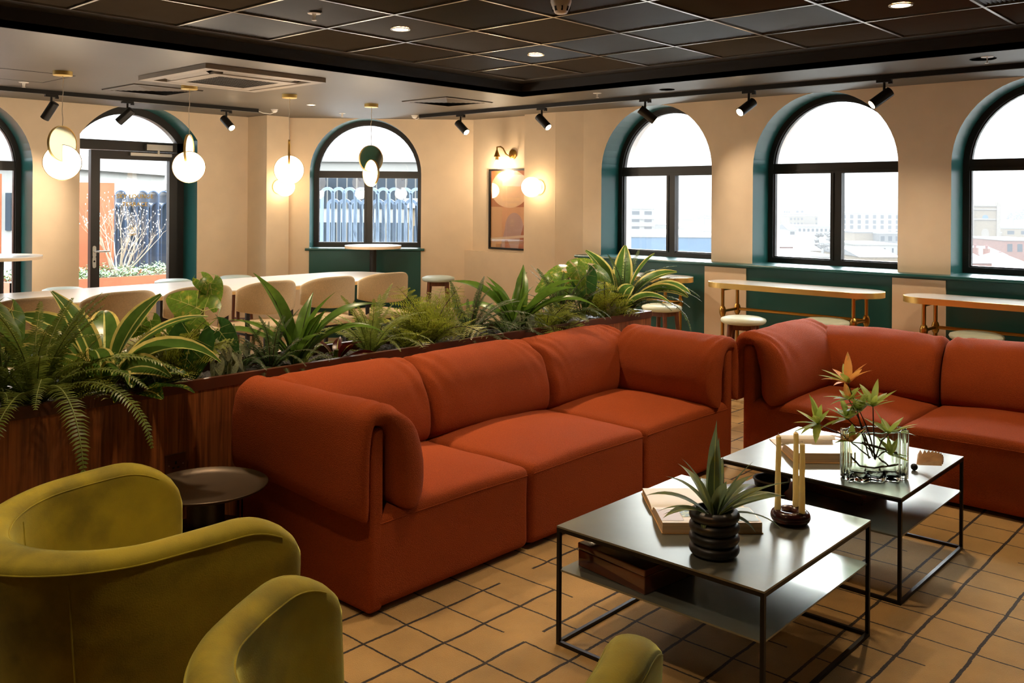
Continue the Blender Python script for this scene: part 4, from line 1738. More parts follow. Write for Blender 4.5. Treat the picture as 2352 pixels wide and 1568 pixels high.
for i, (a, b, c, ln, wd, dr) in enumerate(spec):
    mb = MB()
    d = rt_ * a + fw_ * b + Vector((0, 0, c))
    blade(mb, (rt_ * a * .02 + fw_ * b * .02), d, ln * 1.08, wd * 1.7, dr * .8, 0, None, 1 if i % 4 == 0 else None, 10, prof=lambda u: (.35 + .65 * math.sin(PI * min(1, u * 1.05) ** .75)) * (1 if u < .75 else max(0.02, (1 - u) / .25) ** .8), fold=.3, twist=r2.uniform(-.5, .5))
    mb.build('leaf', [l_strap, l_vein], t, 'all', fix=False)
# ================================================================ PLANTER AND ITS PLANTS
PX0, PX1, PY0, PY1, PZ = -1.6, 5.235, 3.475, 3.86, .752
t = thing('planter_trough', 'long walnut veneered planter trough dividing the lounge from the dining table', 'planter', ((PX0 + PX1) / 2, PY0, 0))
ox = (PX0 + PX1) / 2
mb = MB()
w_ = .022
mb.box(PX0 - ox, PX1 - ox, 0, w_, 0, PZ - .045)
mb.box(PX0 - ox, PX1 - ox, PY1 - PY0 - w_, PY1 - PY0, 0, PZ - .045)
mb.box(PX1 - ox - w_, PX1 - ox, w_, PY1 - PY0 - w_, 0, PZ - .045)
mb.box(PX0 - ox, PX0 - ox + w_, w_, PY1 - PY0 - w_, 0, PZ - .045)
mb.build('body', m_planter, t)
mb = MB()
for y0, y1 in ((-.004, w_), (PY1 - PY0 - w_, PY1 - PY0 + .004)): mb.box(PX0 - ox - .004, PX1 - ox + .004, y0, y1, PZ - .045, PZ)
for x0, x1 in ((PX0 - ox - .004, PX0 - ox + w_), (PX1 - ox - w_, PX1 - ox + .004)): mb.box(x0, x1, w_, PY1 - PY0 - w_, PZ - .045, PZ)
mb.build('rim', m_rim, t)
# bark surface: one uncountable bed
mb = MB()
nx, ny = 900, 34
k0 = 0
V = []
for j in range(ny + 1):
    for i in range(nx + 1):
        x = PX0 + .023 + (PX1 - PX0 - .046) * i / nx
        y = .024 + (PY1 - PY0 - .048) * j / ny
        V.append((x - ox, y, PZ - .045 + .022 * noise.noise(Vector((x * 9, y * 9, 0))) + .014 * noise.noise(Vector((x * 55, y * 55, 3)))))
Fc = [(j * (nx + 1) + i, j * (nx + 1) + i + 1, (j + 1) * (nx + 1) + i + 1, (j + 1) * (nx + 1) + i) for j in range(ny) for i in range(nx)]
bed = MB().add(V, Fc).build('bark_bed', m_soil, None, 'all', loc=(ox, PY0, 0), fix=False)
tag(bed, 'black bark chips filling the walnut planter trough', 'bark', kind='stuff')

# double socket plate on the planter face
t = thing('wall_socket', 'brushed socket plate on the walnut planter face beside the side table', 'socket', (1.80, PY0 - .003, .425))
mb = MB()
mb.box(-.043, .043, -.006, .003, -.043, .043)
mb.build('plate', M('bronze plate', (120, 84, 60), .35, .8, var=.05), t)
mb = MB()
mb.box(-.004, .004, -.0075, -.005, .002, .014)
mb.box(-.014, -.006, -.0075, -.005, -.014, -.009)
mb.box(.006, .014, -.0075, -.005, -.014, -.009)
mb.build('pin_holes', m_dark, t)
mb = MB()
for s in (-1, 1): mb.tube([(s * .03, -.006, 0), (s * .03, -.008, 0)], .003, 10)
mb.build('screws', m_steel, t)


# ------------------------------------------------ frond and leaf prototypes (unit length, growing along +x, up +z)
def frond_mesh(key, e0, e1, lw, pairs, mi, tip=1.0, lace=False, wob=0, seed=0):
    r_ = random.Random(seed)
    mb = MB()
    n = 18
    P, D = [Vector((0, 0, 0))], []
    for i in range(n):
        e = R(e0 + (e1 - e0) * (i / n) ** 1.1)
        yaw = wob * math.sin(i * .35)
        d = Vector((math.cos(e) * math.cos(yaw), math.cos(e) * math.sin(yaw), math.sin(e)))
        D.append(d)
        P.append(P[-1] + d / n)
    D.append(D[-1])
    mb.tube(P, [.0085 * (1 - .8 * i / n) for i in range(n + 1)], 5, 1)

    def at(u):
        x = u * n
        i = min(int(x), n - 1)
        return P[i].lerp(P[i + 1], x - i), D[i]

    for k in range(pairs):
        u = .10 + .89 * k / (pairs - 1)
        p, d = at(u)
        up = Vector((-d.z, 0, d.x)) if abs(d.x) > .02 else Vector((-1, 0, 0))
        up = (Vector((0, 0, 1)) - d * d.z)
        up = up.normalized() if up.length > .1 else Vector((-1, 0, 0))
        sd = d.cross(up).normalized()
        prof = math.sin(PI * (.12 + .86 * u) ** .75) ** .6 if not lace else math.sin(PI * (.1 + .88 * u) ** .85) ** .8
        L = lw * prof * r_.uniform(.88, 1.1)
        for s in (-1, 1):
            q_ = (sd * s * math.cos(.28) + d * .30 + up * r_.uniform(-.12, .22)).normalized()
            if not lace:
                w = min(.5 * .89 / pairs * .66, L * .35)
                a, b = p - d * w, p + d * w
                m1 = p + q_ * L * .55
                tipp = p + q_ * L - up * L * .18 + d * L * .1
                k0 = len(mb.v)
                mb.v += [tuple(a), tuple(b), tuple(m1 - d * w), tuple(m1 + d * w + up * .003), tuple(tipp)]
                mb.f += [(k0, k0 + 1, k0 + 3, k0 + 2), (k0 + 2, k0 + 3, k0 + 4)]
                mb.m += [mi, mi]
            else:
                ns = 8
                for j in range(ns):
                    v = (j + .6) / ns
                    pp = p + q_ * L * v - up * L * .12 * v * v
                    ll = L * .26 * (1 - v * .75)
                    for s2 in (-1, 1):
                        dd = (d * s2 + q_ * .5).normalized()
                        w = L * .04
                        k0 = len(mb.v)
                        mb.v += [tuple(pp - q_ * w), tuple(pp + q_ * w), tuple(pp + dd * ll)]
                        mb.f += [(k0, k0 + 1, k0 + 2)]
                        mb.m += [mi]
                k0 = len(mb.v)
                mb.v += [tuple(p), tuple(p + d * .004), tuple(p + q_ * L - up * L * .12)]
                mb.f += [(k0, k0 + 1, k0 + 2)]
                mb.m += [1]
    return mb


FM = {}


def proto_mesh(key, mb, mats):
    if key not in FM:
        o = mb.build(key, mats, None, 'all', fix=False)
        FM[key] = o.data
        bpy.data.objects.remove(o)
    return FM[key]


SHP = {'up': (82, 35), 'mid': (68, -5), 'arch': (58, -45), 'flat': (28, -30), 'droop': (48, -86), 'fall': (10, -84)}


def get_frond(kind, shp, seed):
    key = 'frond_%s_%s_%d' % (kind, shp, seed)
    if key in FM: return FM[key]
    e0, e1 = SHP[shp]
    if kind == 'sword': mb = frond_mesh(key, e0, e1, .088, 46, 0, wob=.12 * (seed - 1), seed=seed); mats = [l_fern, m_stem]
    elif kind == 'dark': mb = frond_mesh(key, e0, e1, .072, 50, 0, wob=.12 * (seed - 1), seed=seed); mats = [l_fernd, m_brown]
    else: mb = frond_mesh(key, e0, e1, .36, 15, 0, lace=True, wob=.1 * (seed - 1), seed=seed); mats = [l_lace, m_brown]
    return proto_mesh(key, mb, mats)


def strapprof(u):
    return (.42 + .58 * math.sin(PI * min(1, u * 1.0) ** .8)) * (1 if u < .7 else max(.02, (1 - u) / .3) ** .75)


def lanceprof(u):
    # narrow stalk, broad middle, drawn out point
    return .12 + .9 * math.sin(PI * max(0, (u - .12) / .88) ** .9) if u > .12 else .12


def get_blade(kind, shp, seed):
    key = 'blade_%s_%s_%d' % (kind, shp, seed)
    if key in FM: return FM[key]
    e0, e1 = SHP[shp]
    mb = MB()
    d = (math.cos(R(e0)), 0, math.sin(R(e0)))
    dr = R(e0 - e1) * .66
    tw = (seed - 1) * (.9 if kind == 'ginger' else .45)
    if kind == 'nest':
        blade(mb, (0, 0, 0), d, 1, .19, dr, 0, None, 1, 14, prof=strapprof, fold=.45, twist=tw); mats = [l_blade, l_dvein]
    elif kind == 'ginger':
        blade(mb, (0, 0, 0), d, 1, .25, dr, 0, 1, 2, 14, prof=lanceprof, fold=.35, twist=tw); mats = [l_bladed, l_edge, l_vein]
    elif kind == 'croton':
        blade(mb, (0, 0, 0), d, 1, .34, dr, 0, None, 1, 8, prof=lanceprof, fold=.25, twist=tw); mats = [l_crot, l_vein]
    elif kind == 'red':
        blade(mb, (0, 0, 0), d, 1, .30, dr, 0, None, 1, 8, prof=lanceprof, fold=.25, twist=tw); mats = [l_red, l_vein]
    return proto_mesh(key, mb, mats)


def get_heart(kind, seed):
    """heart shaped leaf, stalk joint at the origin, tip along +x, face +z"""
    key = 'heart_%s_%d' % (kind, seed)
    if key in FM: return FM[key]
    mb = MB()
    r_ = random.Random(seed)
    n = 16
    wid = .42 if kind != 'begonia' else .46
    cur = .5

    def zf(x, y):
        return -.28 * x * x * (1 if x > 0 else .4) - .35 * y * y + .02 * math.sin(9 * x + seed) * abs(y) * 2 + (.015 * math.sin(24 * x) * abs(y) if kind == 'begonia' else 0)

    for s in (-1, 1):
        V = []
        for i in range(n + 1):
            x = -.34 + 1.34 * i / n
            u = (x + .34) / 1.34
            w = wid * math.sin(PI * min(1, u ** .62 * .98 + .0)) ** .72 if u > 0 else 0
            inner = 0 if x > 0 else min(w * .92, .10 + .35 * abs(x))
            for j in range(5):
                y = inner + (w - inner) * j / 4
                V.append((x, s * y, zf(x, y)))
        mb.add(V, [(i * 5 + j, i * 5 + j + 1, (i + 1) * 5 + j + 1, (i + 1) * 5 + j) for i in range(n) for j in range(4)], 0)
    veins = [((0, 0), (.98, 0), .012)]
    for s in (-1, 1):
        veins += [((0, 0), (-.24, s * .24), .007), ((.0, 0), (.10, s * .38), .007), ((.18, 0), (.38, s * .33), .006), ((.38, 0), (.58, s * .24), .005), ((.56, 0), (.74, s * .15), .004)]
    for a, b, wv in veins:
        K = 6
        pts = []
        for k in range(K + 1):
            x, y = a[0] + (b[0] - a[0]) * k / K, a[1] + (b[1] - a[1]) * k / K
            pts.append(Vector((x, y, zf(x, abs(y)) + .004)))
        dd = Vector((b[0] - a[0], b[1] - a[1], 0)).normalized()
        sd = Vector((-dd.y, dd.x, 0))
        V = []
        for k, p in enumerate(pts):
            w = wv * (1 - .7 * k / K)
            V += [p - sd * w, p + sd * w]
        mb.add(V, [(2 * k, 2 * k + 1, 2 * k + 3, 2 * k + 2) for k in range(K)], 1)
        V = [v - Vector((0, 0, .008)) for v in V]
        mb.add(V, [(2 * k, 2 * k + 2, 2 * k + 3, 2 * k + 1) for k in range(K)], 1)
    mats = {'aloc': [l_aloc, l_vein], 'alocd': [l_alocd, l_vein], 'begonia': [l_beg, l_dvein], 'smooth': [l_blade, l_vein]}[kind]
    return proto_mesh(key, mb, mats)


def child(name, mesh, parent, loc, rot, sc):
    o = bpy.data.objects.new(name, mesh)
    COL.objects.link(o)
    o.parent = parent
    o.location = loc
    o.rotation_euler = rot
    o.scale = (sc, sc, sc) if isinstance(sc, (int, float)) else sc
    return o


SZ = PZ - .05


def plant(name, label, cat, x, y, group='plants in the walnut planter'):
    return thing(name, label, cat, (x, y, SZ), 0, group)


def clampx(x):
    return min(x, 5.14)


def fern(px, label, kind, n, ln, shapes, seed, dy=0, extra=(), name=None):
    x = clampx(atY(px, 800, 3.66).x)
    t = plant(name or {'sword': 'sword_fern', 'dark': 'boston_fern', 'lace': 'lace_fern'}[kind], label, 'fern', x, 3.66 + dy)
    r_ = random.Random(seed)
    n, ln = int(n * 1.3), ln * 1.3
    for i in range(n):
        a = 2 * PI * (i * .381966 + r_.uniform(-.04, .04))
        shp = shapes[i % len(shapes)]
        child('frond', get_frond(kind, shp, r_.randrange(3)), t, (.012 * math.cos(a), .012 * math.sin(a), 0), (r_.uniform(-.2, .2), 0, a), ln * r_.uniform(.75, 1.1))
    for a, shp, l_ in extra:
        child('frond', get_frond(kind, shp, r_.randrange(3)), t, (0, 0, 0), (0, 0, R(a)), l_ * 1.25)
    # crown the fronds rise from
    mb = MB().lathe([(.028, -.03), (.024, .0), (.014, .03), (0, .034)], 12)
    mb.build('crown', m_brown if kind != 'sword' else m_stem, t, True)
    return t


# azimuths in degrees: -90 points out to the lounge, 0 along the planter to the far end, view right is about -48
big = fern(70, 'large sword fern at the near end, fronds hanging down over the planter front', 'sword', 20, .36, ['up', 'up', 'mid', 'up', 'arch'], 3, dy=-.06,
           extra=[(-95, 'droop', .56), (-62, 'droop', .52), (-38, 'arch', .50), (-20, 'arch', .48), (-55, 'arch', .42), (-110, 'arch', .4), (-130, 'droop', .45)])
fern(-40, 'sword fern cut by the left edge of the view', 'sword', 12, .36, ['up', 'mid', 'arch'], 31)
fern(150, 'small yellow green lace fern between the big sword fern and the variegated ginger', 'lace', 9, .24, ['mid', 'up', 'arch'], 5, dy=-.02)
fern(395, 'lace fern before the bright floor, between the silver begonia and the elephant ear', 'lace', 12, .27, ['up', 'mid', 'up', 'arch'], 6)
fern(622, 'dark fern with curled tips left of the green bird nest plant', 'dark', 20, .25, ['up', 'mid', 'arch', 'flat'], 8)
fern(715, 'yellowish fern spreading right of the green bird nest plant', 'sword', 12, .26, ['arch', 'flat', 'mid'], 9, dy=.06)
fern(850, 'sword fern with tall narrow fronds in front of the last dining chair', 'sword', 17, .30, ['up', 'mid', 'arch', 'mid'], 10)
fern(930, 'yellow green lace fern left of the wide lace fern', 'lace', 9, .22, ['mid', 'arch'], 40, dy=-.03)
fern(985, 'wide yellow green lace fern at the middle of the planter', 'lace', 14, .29, ['up', 'mid', 'arch', 'mid'], 11)
fern(1075, 'dark boston fern with a long frond trailing over the planter rim', 'dark', 20, .30, ['up', 'mid', 'arch', 'flat'], 12, extra=[(-40, 'arch', .42), (-28, 'flat', .38), (-60, 'arch', .3)])
fern(1290, 'dark sword fern between the broad bird nest plant and the far elephant ear', 'dark', 22, .32, ['up', 'mid', 'up', 'arch'], 13)
fern(1240, 'lace fern in front of the broad bird nest plant', 'lace', 10, .24, ['mid', 'flat', 'arch'], 14, dy=-.05)
fern(1375, 'bright lace fern left of the far silver begonia', 'lace', 11, .27, ['up', 'mid', 'arch'], 15, dy=-.04)
fern(1150, 'low dark fern trailing over the rim left of the broad bird nest plant', 'dark', 12, .26, ['mid', 'arch', 'flat'], 51, dy=-.05, extra=[(-75, 'droop', .26), (-45, 'arch', .34)])
fern(560, 'small dark fern behind the silver begonia by the sofa corner', 'dark', 10, .22, ['up', 'mid', 'arch'], 52, dy=.04)
fern(1455, 'sword fern at the far end of the planter, fronds reaching past its corner', 'dark', 22, .38, ['up', 'mid', 'mid', 'arch'], 16, dy=-.03, extra=[(-30, 'arch', .55), (-48, 'arch', .5), (-15, 'mid', .5), (-38, 'droop', .5), (5, 'mid', .45)])


def bladed(px, name, label, cat, kind, spec, dy=0, seed=1):
    x = clampx(atY(px, 800, 3.66).x)
    t = plant(name, label, cat, x, 3.66 + dy)
    r_ = random.Random(seed)
    for a, shp, l_ in spec:
        child('leaf', get_blade(kind, shp, r_.randrange(3)), t, (.012 * math.cos(R(a)), .012 * math.sin(R(a)), 0), (r_.uniform(-.25, .25), 0, R(a + r_.uniform(-9, 9))), l_ * (1.15 if kind in ('nest', 'ginger') else 1.2))
    MB().lathe([(.024, -.04), (.02, .02), (.012, .06), (0, .065)], 12).build('stem', m_stem, t, True)
    return t


# view axes: right = -47.7 deg, away = 42.3 deg
bladed(240, 'variegated_ginger', 'ginger plant with broad yellow edged leaves in front of the near dining chairs', 'plant', 'ginger',
       [(132, 'arch', .50), (125, 'mid', .46), (118, 'up', .42), (-50, 'arch', .50), (-40, 'mid', .46), (-70, 'arch', .36), (60, 'mid', .44), (20, 'arch', .42), (-130, 'mid', .34), (-95, 'arch', .34), (165, 'arch', .44), (-30, 'up', .40), (90, 'mid', .40), (-160, 'mid', .3)], seed=2)
bladed(680, 'bird_nest_plant', 'bright green bird nest plant with long strap leaves, left of middle', 'plant', 'nest',
       [(128, 'up', .44), (135, 'arch', .42), (140, 'mid', .36), (-45, 'up', .36), (-50, 'mid', .44), (-40, 'arch', .44), (30, 'up', .34), (100, 'up', .38), (-90, 'up', .28), (-10, 'mid', .40), (-100, 'mid', .26), (170, 'up', .26)], seed=3)
bladed(1185, 'bird_nest_plant', 'broad leaved bird nest plant right of the trailing boston fern', 'plant', 'nest',
       [(130, 'mid', .46), (125, 'arch', .40), (-48, 'arch', .50), (-42, 'mid', .46), (40, 'up', .40), (95, 'up', .34), (-90, 'up', .30), (-65, 'mid', .42), (160, 'up', .32), (0, 'up', .36)], seed=4)
bladed(1425, 'variegated_ginger', 'ginger plant with yellow edged leaves at the far end of the planter', 'plant', 'ginger',
       [(130, 'arch', .40), (125, 'up', .46), (-48, 'mid', .46), (-45, 'arch', .50), (-60, 'arch', .46), (30, 'up', .48), (60, 'mid', .42), (-90, 'arch', .40), (-20, 'up', .44), (100, 'up', .42), (-110, 'mid', .36)], seed=5)
bladed(285, 'croton', 'low yellow speckled croton over the planter rim beside the big fern', 'plant', 'croton',
       [(-90, 'flat', .22), (-60, 'flat', .24), (-40, 'arch', .20), (-110, 'arch', .20), (0, 'flat', .18), (120, 'mid', .18), (60, 'mid', .18), (-75, 'mid', .18), (-130, 'flat', .2)], dy=-.08, seed=6)
bladed(765, 'red_leaf_plant', 'small plant with dark red leaves among the ferns', 'plant', 'red',
       [(-60, 'flat', .16), (-30, 'flat', .17), (120, 'mid', .14), (-100, 'mid', .14), (40, 'mid', .14), (-45, 'mid', .14)], dy=-.03, seed=7)


def hearts(px, name, label, kind, spec, dy=0):
    """spec: (leaf centre px, py, depth offset from the planter axis, leaf length, face azimuth, tilt, roll, dark?)"""
    x = clampx(atY(px, 800, 3.66).x)
    t = plant(name, label, 'plant', x, 3.66 + dy)
    st = MB()
    for i, (lx, ly, off, ln, az, tilt, kd, *sp) in enumerate(spec):
        p = atY(lx, ly, 3.66 + dy + off) - Vector(t.location)
        child('leaf', get_heart(kd, i % 3), t, p, (Matrix.Rotation(R(az), 3, 'Z') @ Matrix.Rotation(R(tilt), 3, 'Y') @ Matrix.Rotation(R(sp[0] if sp else 0), 3, 'Z')).to_euler(), ln * (1.25 if kd != 'begonia' else 1.1))
        c = p * .5 + Vector((p.x * -.15, p.y * -.15, p.z * .12))
        st.tube([(0, 0, -.02), c, p], [.006, .005, .003], 6)
    st.build('stalks', m_stem, t, True)
    return t


# the leaf plane: local x is the tip; tilt (about y) 90 hangs the tip straight down, face outwards
hearts(445, 'elephant_ear', 'elephant ear plant with large pale veined leaves over the dining chairs', 'aloc',
       [(483, 650, .0, .10, -132, 72, 'aloc', 10), (468, 714, -.03, .165, -135, 62, 'aloc', -115), (440, 775, -.07, .185, -125, 78, 'alocd', -12), (462, 640, .03, .08, -120, 60, 'aloc', 40), (425, 735, .05, .11, -150, 70, 'aloc', -40),
        (402, 752, .05, .08, -140, 75, 'smooth', 20), (428, 765, .04, .10, -120, 65, 'smooth', -20), (500, 755, -.02, .12, -110, 72, 'alocd', 35), (345, 735, .06, .08, -140, 75, 'smooth', 15), (325, 745, .0, .08, -150, 60, 'smooth', -60)])
hearts(1340, 'elephant_ear', 'elephant ear plant with large arching leaves near the teal sill', 'aloc',
       [(1293, 622, .0, .12, -150, 50, 'aloc', -70), (1322, 610, -.03, .13, -120, 60, 'aloc', 10), (1343, 630, -.06, .17, -120, 80, 'alocd', 5), (1300, 650, .05, .11, -145, 70, 'aloc', -20), (1268, 645, .02, .10, -150, 60, 'aloc', -60), (1370, 622, .04, .11, -110, 60, 'smooth', 60), (1352, 606, .08, .10, -130, 45, 'aloc', -120)])
hearts(10, 'elephant_ear', 'elephant ear leaf cut by the left edge above the big sword fern', 'smooth', [(25, 712, .05, .13, -60, 65, 'smooth'), (-20, 700, .0, .15, -50, 40, 'smooth')])


def begonia(px, label, w, top, n, seed, dy=-.02):
    r_ = random.Random(seed)
    spec = []
    for i in range(n):
        lx = px + r_.uniform(-w, w)
        ly = top + r_.uniform(0, 85)
        spec.append((lx, ly, r_.uniform(-.12, .05), r_.uniform(.05, .08), -90 + r_.uniform(-75, 75), r_.uniform(45, 85), 'begonia'))
    return hearts(px, 'silver_begonia', label, 'begonia', spec, dy)


begonia(335, 'silver leaved begonia right of the yellow edged ginger', 46, 780, 20, 1)
begonia(525, 'silver leaved begonia beside the rust sofa corner', 42, 775, 22, 2)
begonia(1400, 'silver leaved begonia at the far end, hanging over the rim', 24, 690, 16, 3)
begonia(1205, 'small silver begonia in front of the broad bird nest plant', 16, 715, 5, 4)

# nursery label block seen among the leaves
t = thing('plant_pot_insert', 'white plastic pot insert edge showing in the bark by the big fern', 'pot insert', (atZ(150, 905, SZ).x, 3.60, SZ + .005))
mb = MB()
frame_sq(mb, .085, .078, -.02, .015)
mb.build('tray_rim', m_white, t)

# ================================================================ DINING TABLE, CHAIRS, STOOLS
t = thing('communal_table', 'long white topped dining table with rounded ends behind the planter', 'table', (3.6, 7.18, 0))
a, b, rr = 2.4, .505, .36
cs = [(a - rr, b - rr, 0), (-a + rr, b - rr, 90), (-a + rr, -b + rr, 180), (a - rr, -b + rr, 270)]
poly = []
for cx, cy, a0 in cs:
    for i in range(13):
        an = R(a0 + 90 * i / 12)
        poly.append((cx + rr * math.cos(an), cy + rr * math.sin(an)))
MB().prism(poly, .742, .75, 0).prism([(x * .999, y * .999) for x, y in poly], .715, .742, 1).build('tabletop', [m_laminate, m_edge], t)
for x in (-1.9, 0, 1.9):
    mb = MB().box(x - .04, x + .04, -.3, .3, .69, .715).box(x - .035, x + .035, -.035, .035, .02, .69).box(x - .04, x + .04, -.32, .32, 0, .02)
    mb.build('trestle_leg', m_black, t)


def chair_proto():
    t = thing('dining_chair', 'x', 'chair', (0, 0, 0), 0, 'oatmeal dining chairs along the white table')
    # back: curved wrap, low and wide
    def cen(s, tt):
        a = R(-67) + R(134) * s
        z0 = .565 + .05 * abs(2 * s - 1) ** 2 * 0
        top = .845 - .075 * abs(2 * s - 1) ** 3
        bot = .575 + .035 * abs(2 * s - 1) ** 2
        z = bot + (top - bot) * tt
        r_ = .285
        lean = .03 * (z - .57)
        return Vector((r_ * 1.02 * math.sin(a), .29 - r_ * math.cos(a) * .95 - lean, z))

    mb = MB()
    fat(mb, cen, lambda s, tt: .02, 26, 10, .05, .12)
    weld(mb.build('backrest', m_fab, t, fix=False))
    mb = MB()

    def df(v):
        v = v.copy()
        if v.z > 0: v.z += .01 * max(0, 1 - (v.x / .25) ** 2) * max(0, 1 - (v.y / .25) ** 2)
        v.x *= 1 + .06 * (v.y / .24)
        return v

    rbox(mb, (0, .27, .455), (.47, .46, .055), .026, deform=df, seg=8)
    weld(mb.build('seat', m_fab, t, fix=False))
    for sx in (-1, 1):
        MB().bar((sx * .205, .10, .0), (sx * .205, .115, .64), .022, .03).build('leg', m_black, t)
        MB().bar((sx * .19, .46, .0), (sx * .19, .45, .43), .022, .03).build('leg', m_black, t)
    mb = MB()
    for sx in (-1, 1): mb.bar((sx * .20, .11, .42), (sx * .19, .46, .42), .02, .022)
    mb.bar((-.195, .11, .42), (.195, .11, .42), .02, .022)
    mb.bar((-.19, .45, .42), (.19, .45, .42), .02, .022)
    mb.build('seat_frame', m_black, t)
    return t


ch = chair_proto()
cl = ['oatmeal dining chair nearest the left edge of the view, behind the big fern', 'oatmeal dining chair behind the variegated ginger, second from the left', 'oatmeal dining chair mostly hidden by the elephant ear leaves',
      'oatmeal dining chair behind the green bird nest plant', 'oatmeal dining chair second from the far end of the white table', 'oatmeal dining chair at the far end of the white table, fully clear of leaves']
for i in range(6):
    x = 2.31 + .604 * i
    if i == 0:
        ch.location = (x, 6.29, 0)
        ch['label'] = cl[0]
        c = ch
    else:
        c = dup(ch, (x, 6.29, 0), 0, cl[i])
    c.rotation_euler[2] = R((0, 1, -2, 1, -1, -3)[i])
c = dup(ch, (1.70, 6.29, 0), 0, 'oatmeal dining chair beyond the left edge, its right side just visible')


def stool_proto(mat):
    t = thing('round_stool', 'x', 'stool', (0, 0, 0), 0, 'round padded stools with walnut legs')
    H0 = .72
    MB().lathe([(0, H0 - .055), (.150, H0 - .055), (.164, H0 - .045), (.170, H0 - .030), (.165, H0 - .016), (.13, H0 - .003), (.06, H0 + .003), (0, H0 + .004)], 40).build('padded_seat', mat, t, 'all')
    mb = MB()
    for k in range(4):
        a0, a1 = PI / 4 + PI / 2 * k, PI / 4 + PI / 2 * (k + 1)
        mb.bar((.118 * math.cos(a0), .118 * math.sin(a0), H0 - .078), (.118 * math.cos(a1), .118 * math.sin(a1), H0 - .078), .016, .045)
    mb.build('apron', m_walnut, t)
    for k in range(4):
        a = PI / 4 + PI / 2 * k
        MB().tube([(.122 * math.cos(a), .122 * math.sin(a), H0 - .056), (.185 * math.cos(a), .185 * math.sin(a), 0)], [.019, .013], 12).build('leg', m_walnut, t, True)
    mb = MB()
    for k in range(4):
        a0, a1 = PI / 4 + PI / 2 * k, PI / 4 + PI / 2 * (k + 1)
        z = .22 + .05 * (k % 2)
        r_ = .122 + .063 * (H0 - z) / H0
        mb.tube([(r_ * math.cos(a0), r_ * math.sin(a0), z), (r_ * math.cos(a1), r_ * math.sin(a1), z)], .009, 8)
    mb.build('stretcher', m_walnut, t, True)
    return t


sb = stool_proto(m_vinylb)
sb['label'] = 'pale blue topped stool behind the white table, left of the door'
sb.location = (3.20, 8.17, 0)
dup(sb, (4.27, 8.3, 0), .2, 'pale blue topped stool behind the white table, at the right side of the door')
dup(sb, (4.93, 8.28, 0), .4, 'pale blue topped stool behind the white table, at the grey wall beside the left column')
dup(sb, (6.41, 6.86, 0), .75, 'pale topped stool standing alone by the wall under the picture')
sg = stool_proto(m_vinyl)
sg['label'] = 'sage topped stool at the left end of the middle brass table'
sg.location = (6.08, 3.23, 0)
sg.scale = (.97, .97, .917)
sg.rotation_euler[2] = .35
for (px, py), lab in (((1897, 733), 'sage topped stool at the right end of the middle brass table'), ((2243, 765), 'sage topped stool at the right hand brass table'), ((1520, 700), 'stool half hidden by fern fronds beside the far end of the planter')):
    p = atZ(px, py, .655)
    dup(sg, (p.x, p.y, 0), .5 + px * .01, lab)


# brass tables
def brass_table(label, x, y0, y1):
    t = thing('brass_table', label, 'table', (x, (y0 + y1) / 2, 0), 0, None)
    h, r_, L = .86, .19, (y0 - y1) / 2
    poly = [(r_ * math.cos(a), L - r_ + r_ * math.sin(a)) for a in [PI * i / 20 for i in range(21)]] + [(r_ * math.cos(a), -L + r_ + r_ * math.sin(a)) for a in [PI + PI * i / 20 for i in range(21)]]
    ins = [(px * .965, py * (1 - .006)) for px, py in poly]
    MB().prism(ins, h - .01, h + .0006).build('marble_top', m_marble, t)
    MB().prism(poly, h - .042, h - .0005).build('brass_edge', m_brass, t, True)
    ly = L - .17
    for sy in (-1, 1):
        for sx in (-1, 1):
            mb = MB()
            mb.tube([(sx * .12, sy * ly, 0), (sx * .12, sy * ly, h - .04)], .0135, 16)
            mb.lathe([(.0135, h - .27), (.02, h - .262), (.026, h - .24), (.026, h - .215), (.02, h - .195), (.0135, h - .188)], 20, c=(sx * .12, sy * ly))
            mb.lathe([(.03, 0), (.03, .006), (.016, .012), (.0135, .02)], 20, c=(sx * .12, sy * ly))
            mb.build('leg', m_brass2, t, True)
        mb = MB().tube([(-.12, sy * ly, h - .228), (.12, sy * ly, h - .228)], .0115, 14)
        mb.build('cross_rail', m_brass2, t, True)
        mb = MB().tube([(-.12, sy * ly, h - .055), (.12, sy * ly, h - .055)], .0115, 14)
        mb.build('cross_rail', m_brass2, t, True)
    MB().tube([(.12, -ly, h - .228), (.12, ly, h - .228)], .0125, 16).build('long_rail', m_brass2, t, True)
    return t


brass_table('brass edged marble table under the middle arched window', 6.60, 3.795, 2.405)
brass_table('brass edged marble table at the right edge of the view', 6.60, 2.26, .87)
brass_table('brass edged marble table under the first arched window, behind the planter ferns', 6.66, 5.42, 4.03)


def high_table(label, x, y, r_, h=1.02):
    t = thing('high_round_table', label, 'table', (x, y, 0), 0, 'round high tables on a single black pole')
    MB().lathe([(0, h - .008), (r_, h - .008), (r_, h), (0, h)], 56).build('laminate_top', m_laminate, t, True)
    MB().lathe([(0, h - .03), (r_ - .001, h - .03), (r_ - .001, h - .008), (0, h - .008)], 56).build('plywood_edge', m_wall2, t, True)
    MB().lathe([(.036, .02), (.036, h - .03)], 28).build('pole', m_black, t, True)
    MB().lathe([(0, 0), (.22, 0), (.22, .012), (.04, .03), (0, .03)], 40).build('base', m_black, t, True)


high_table('round high table on a black pole in front of the corner window', 6.07, 7.50, .295)
p = atZ(18, 590, 1.02)
high_table('round high table cut by the left edge, beside the full height window', p.x, p.y + .2, .32)
# ================================================================ OUTSIDE: TERRACE
struct('floor_terrace', MB().box(-6, 12.0, 9.2, 17, -.2, -.05).box(7.6, 12, 6.5, 9.2, -.2, -.05), M('terrace slabs', (206, 200, 190), .8, var=.06))


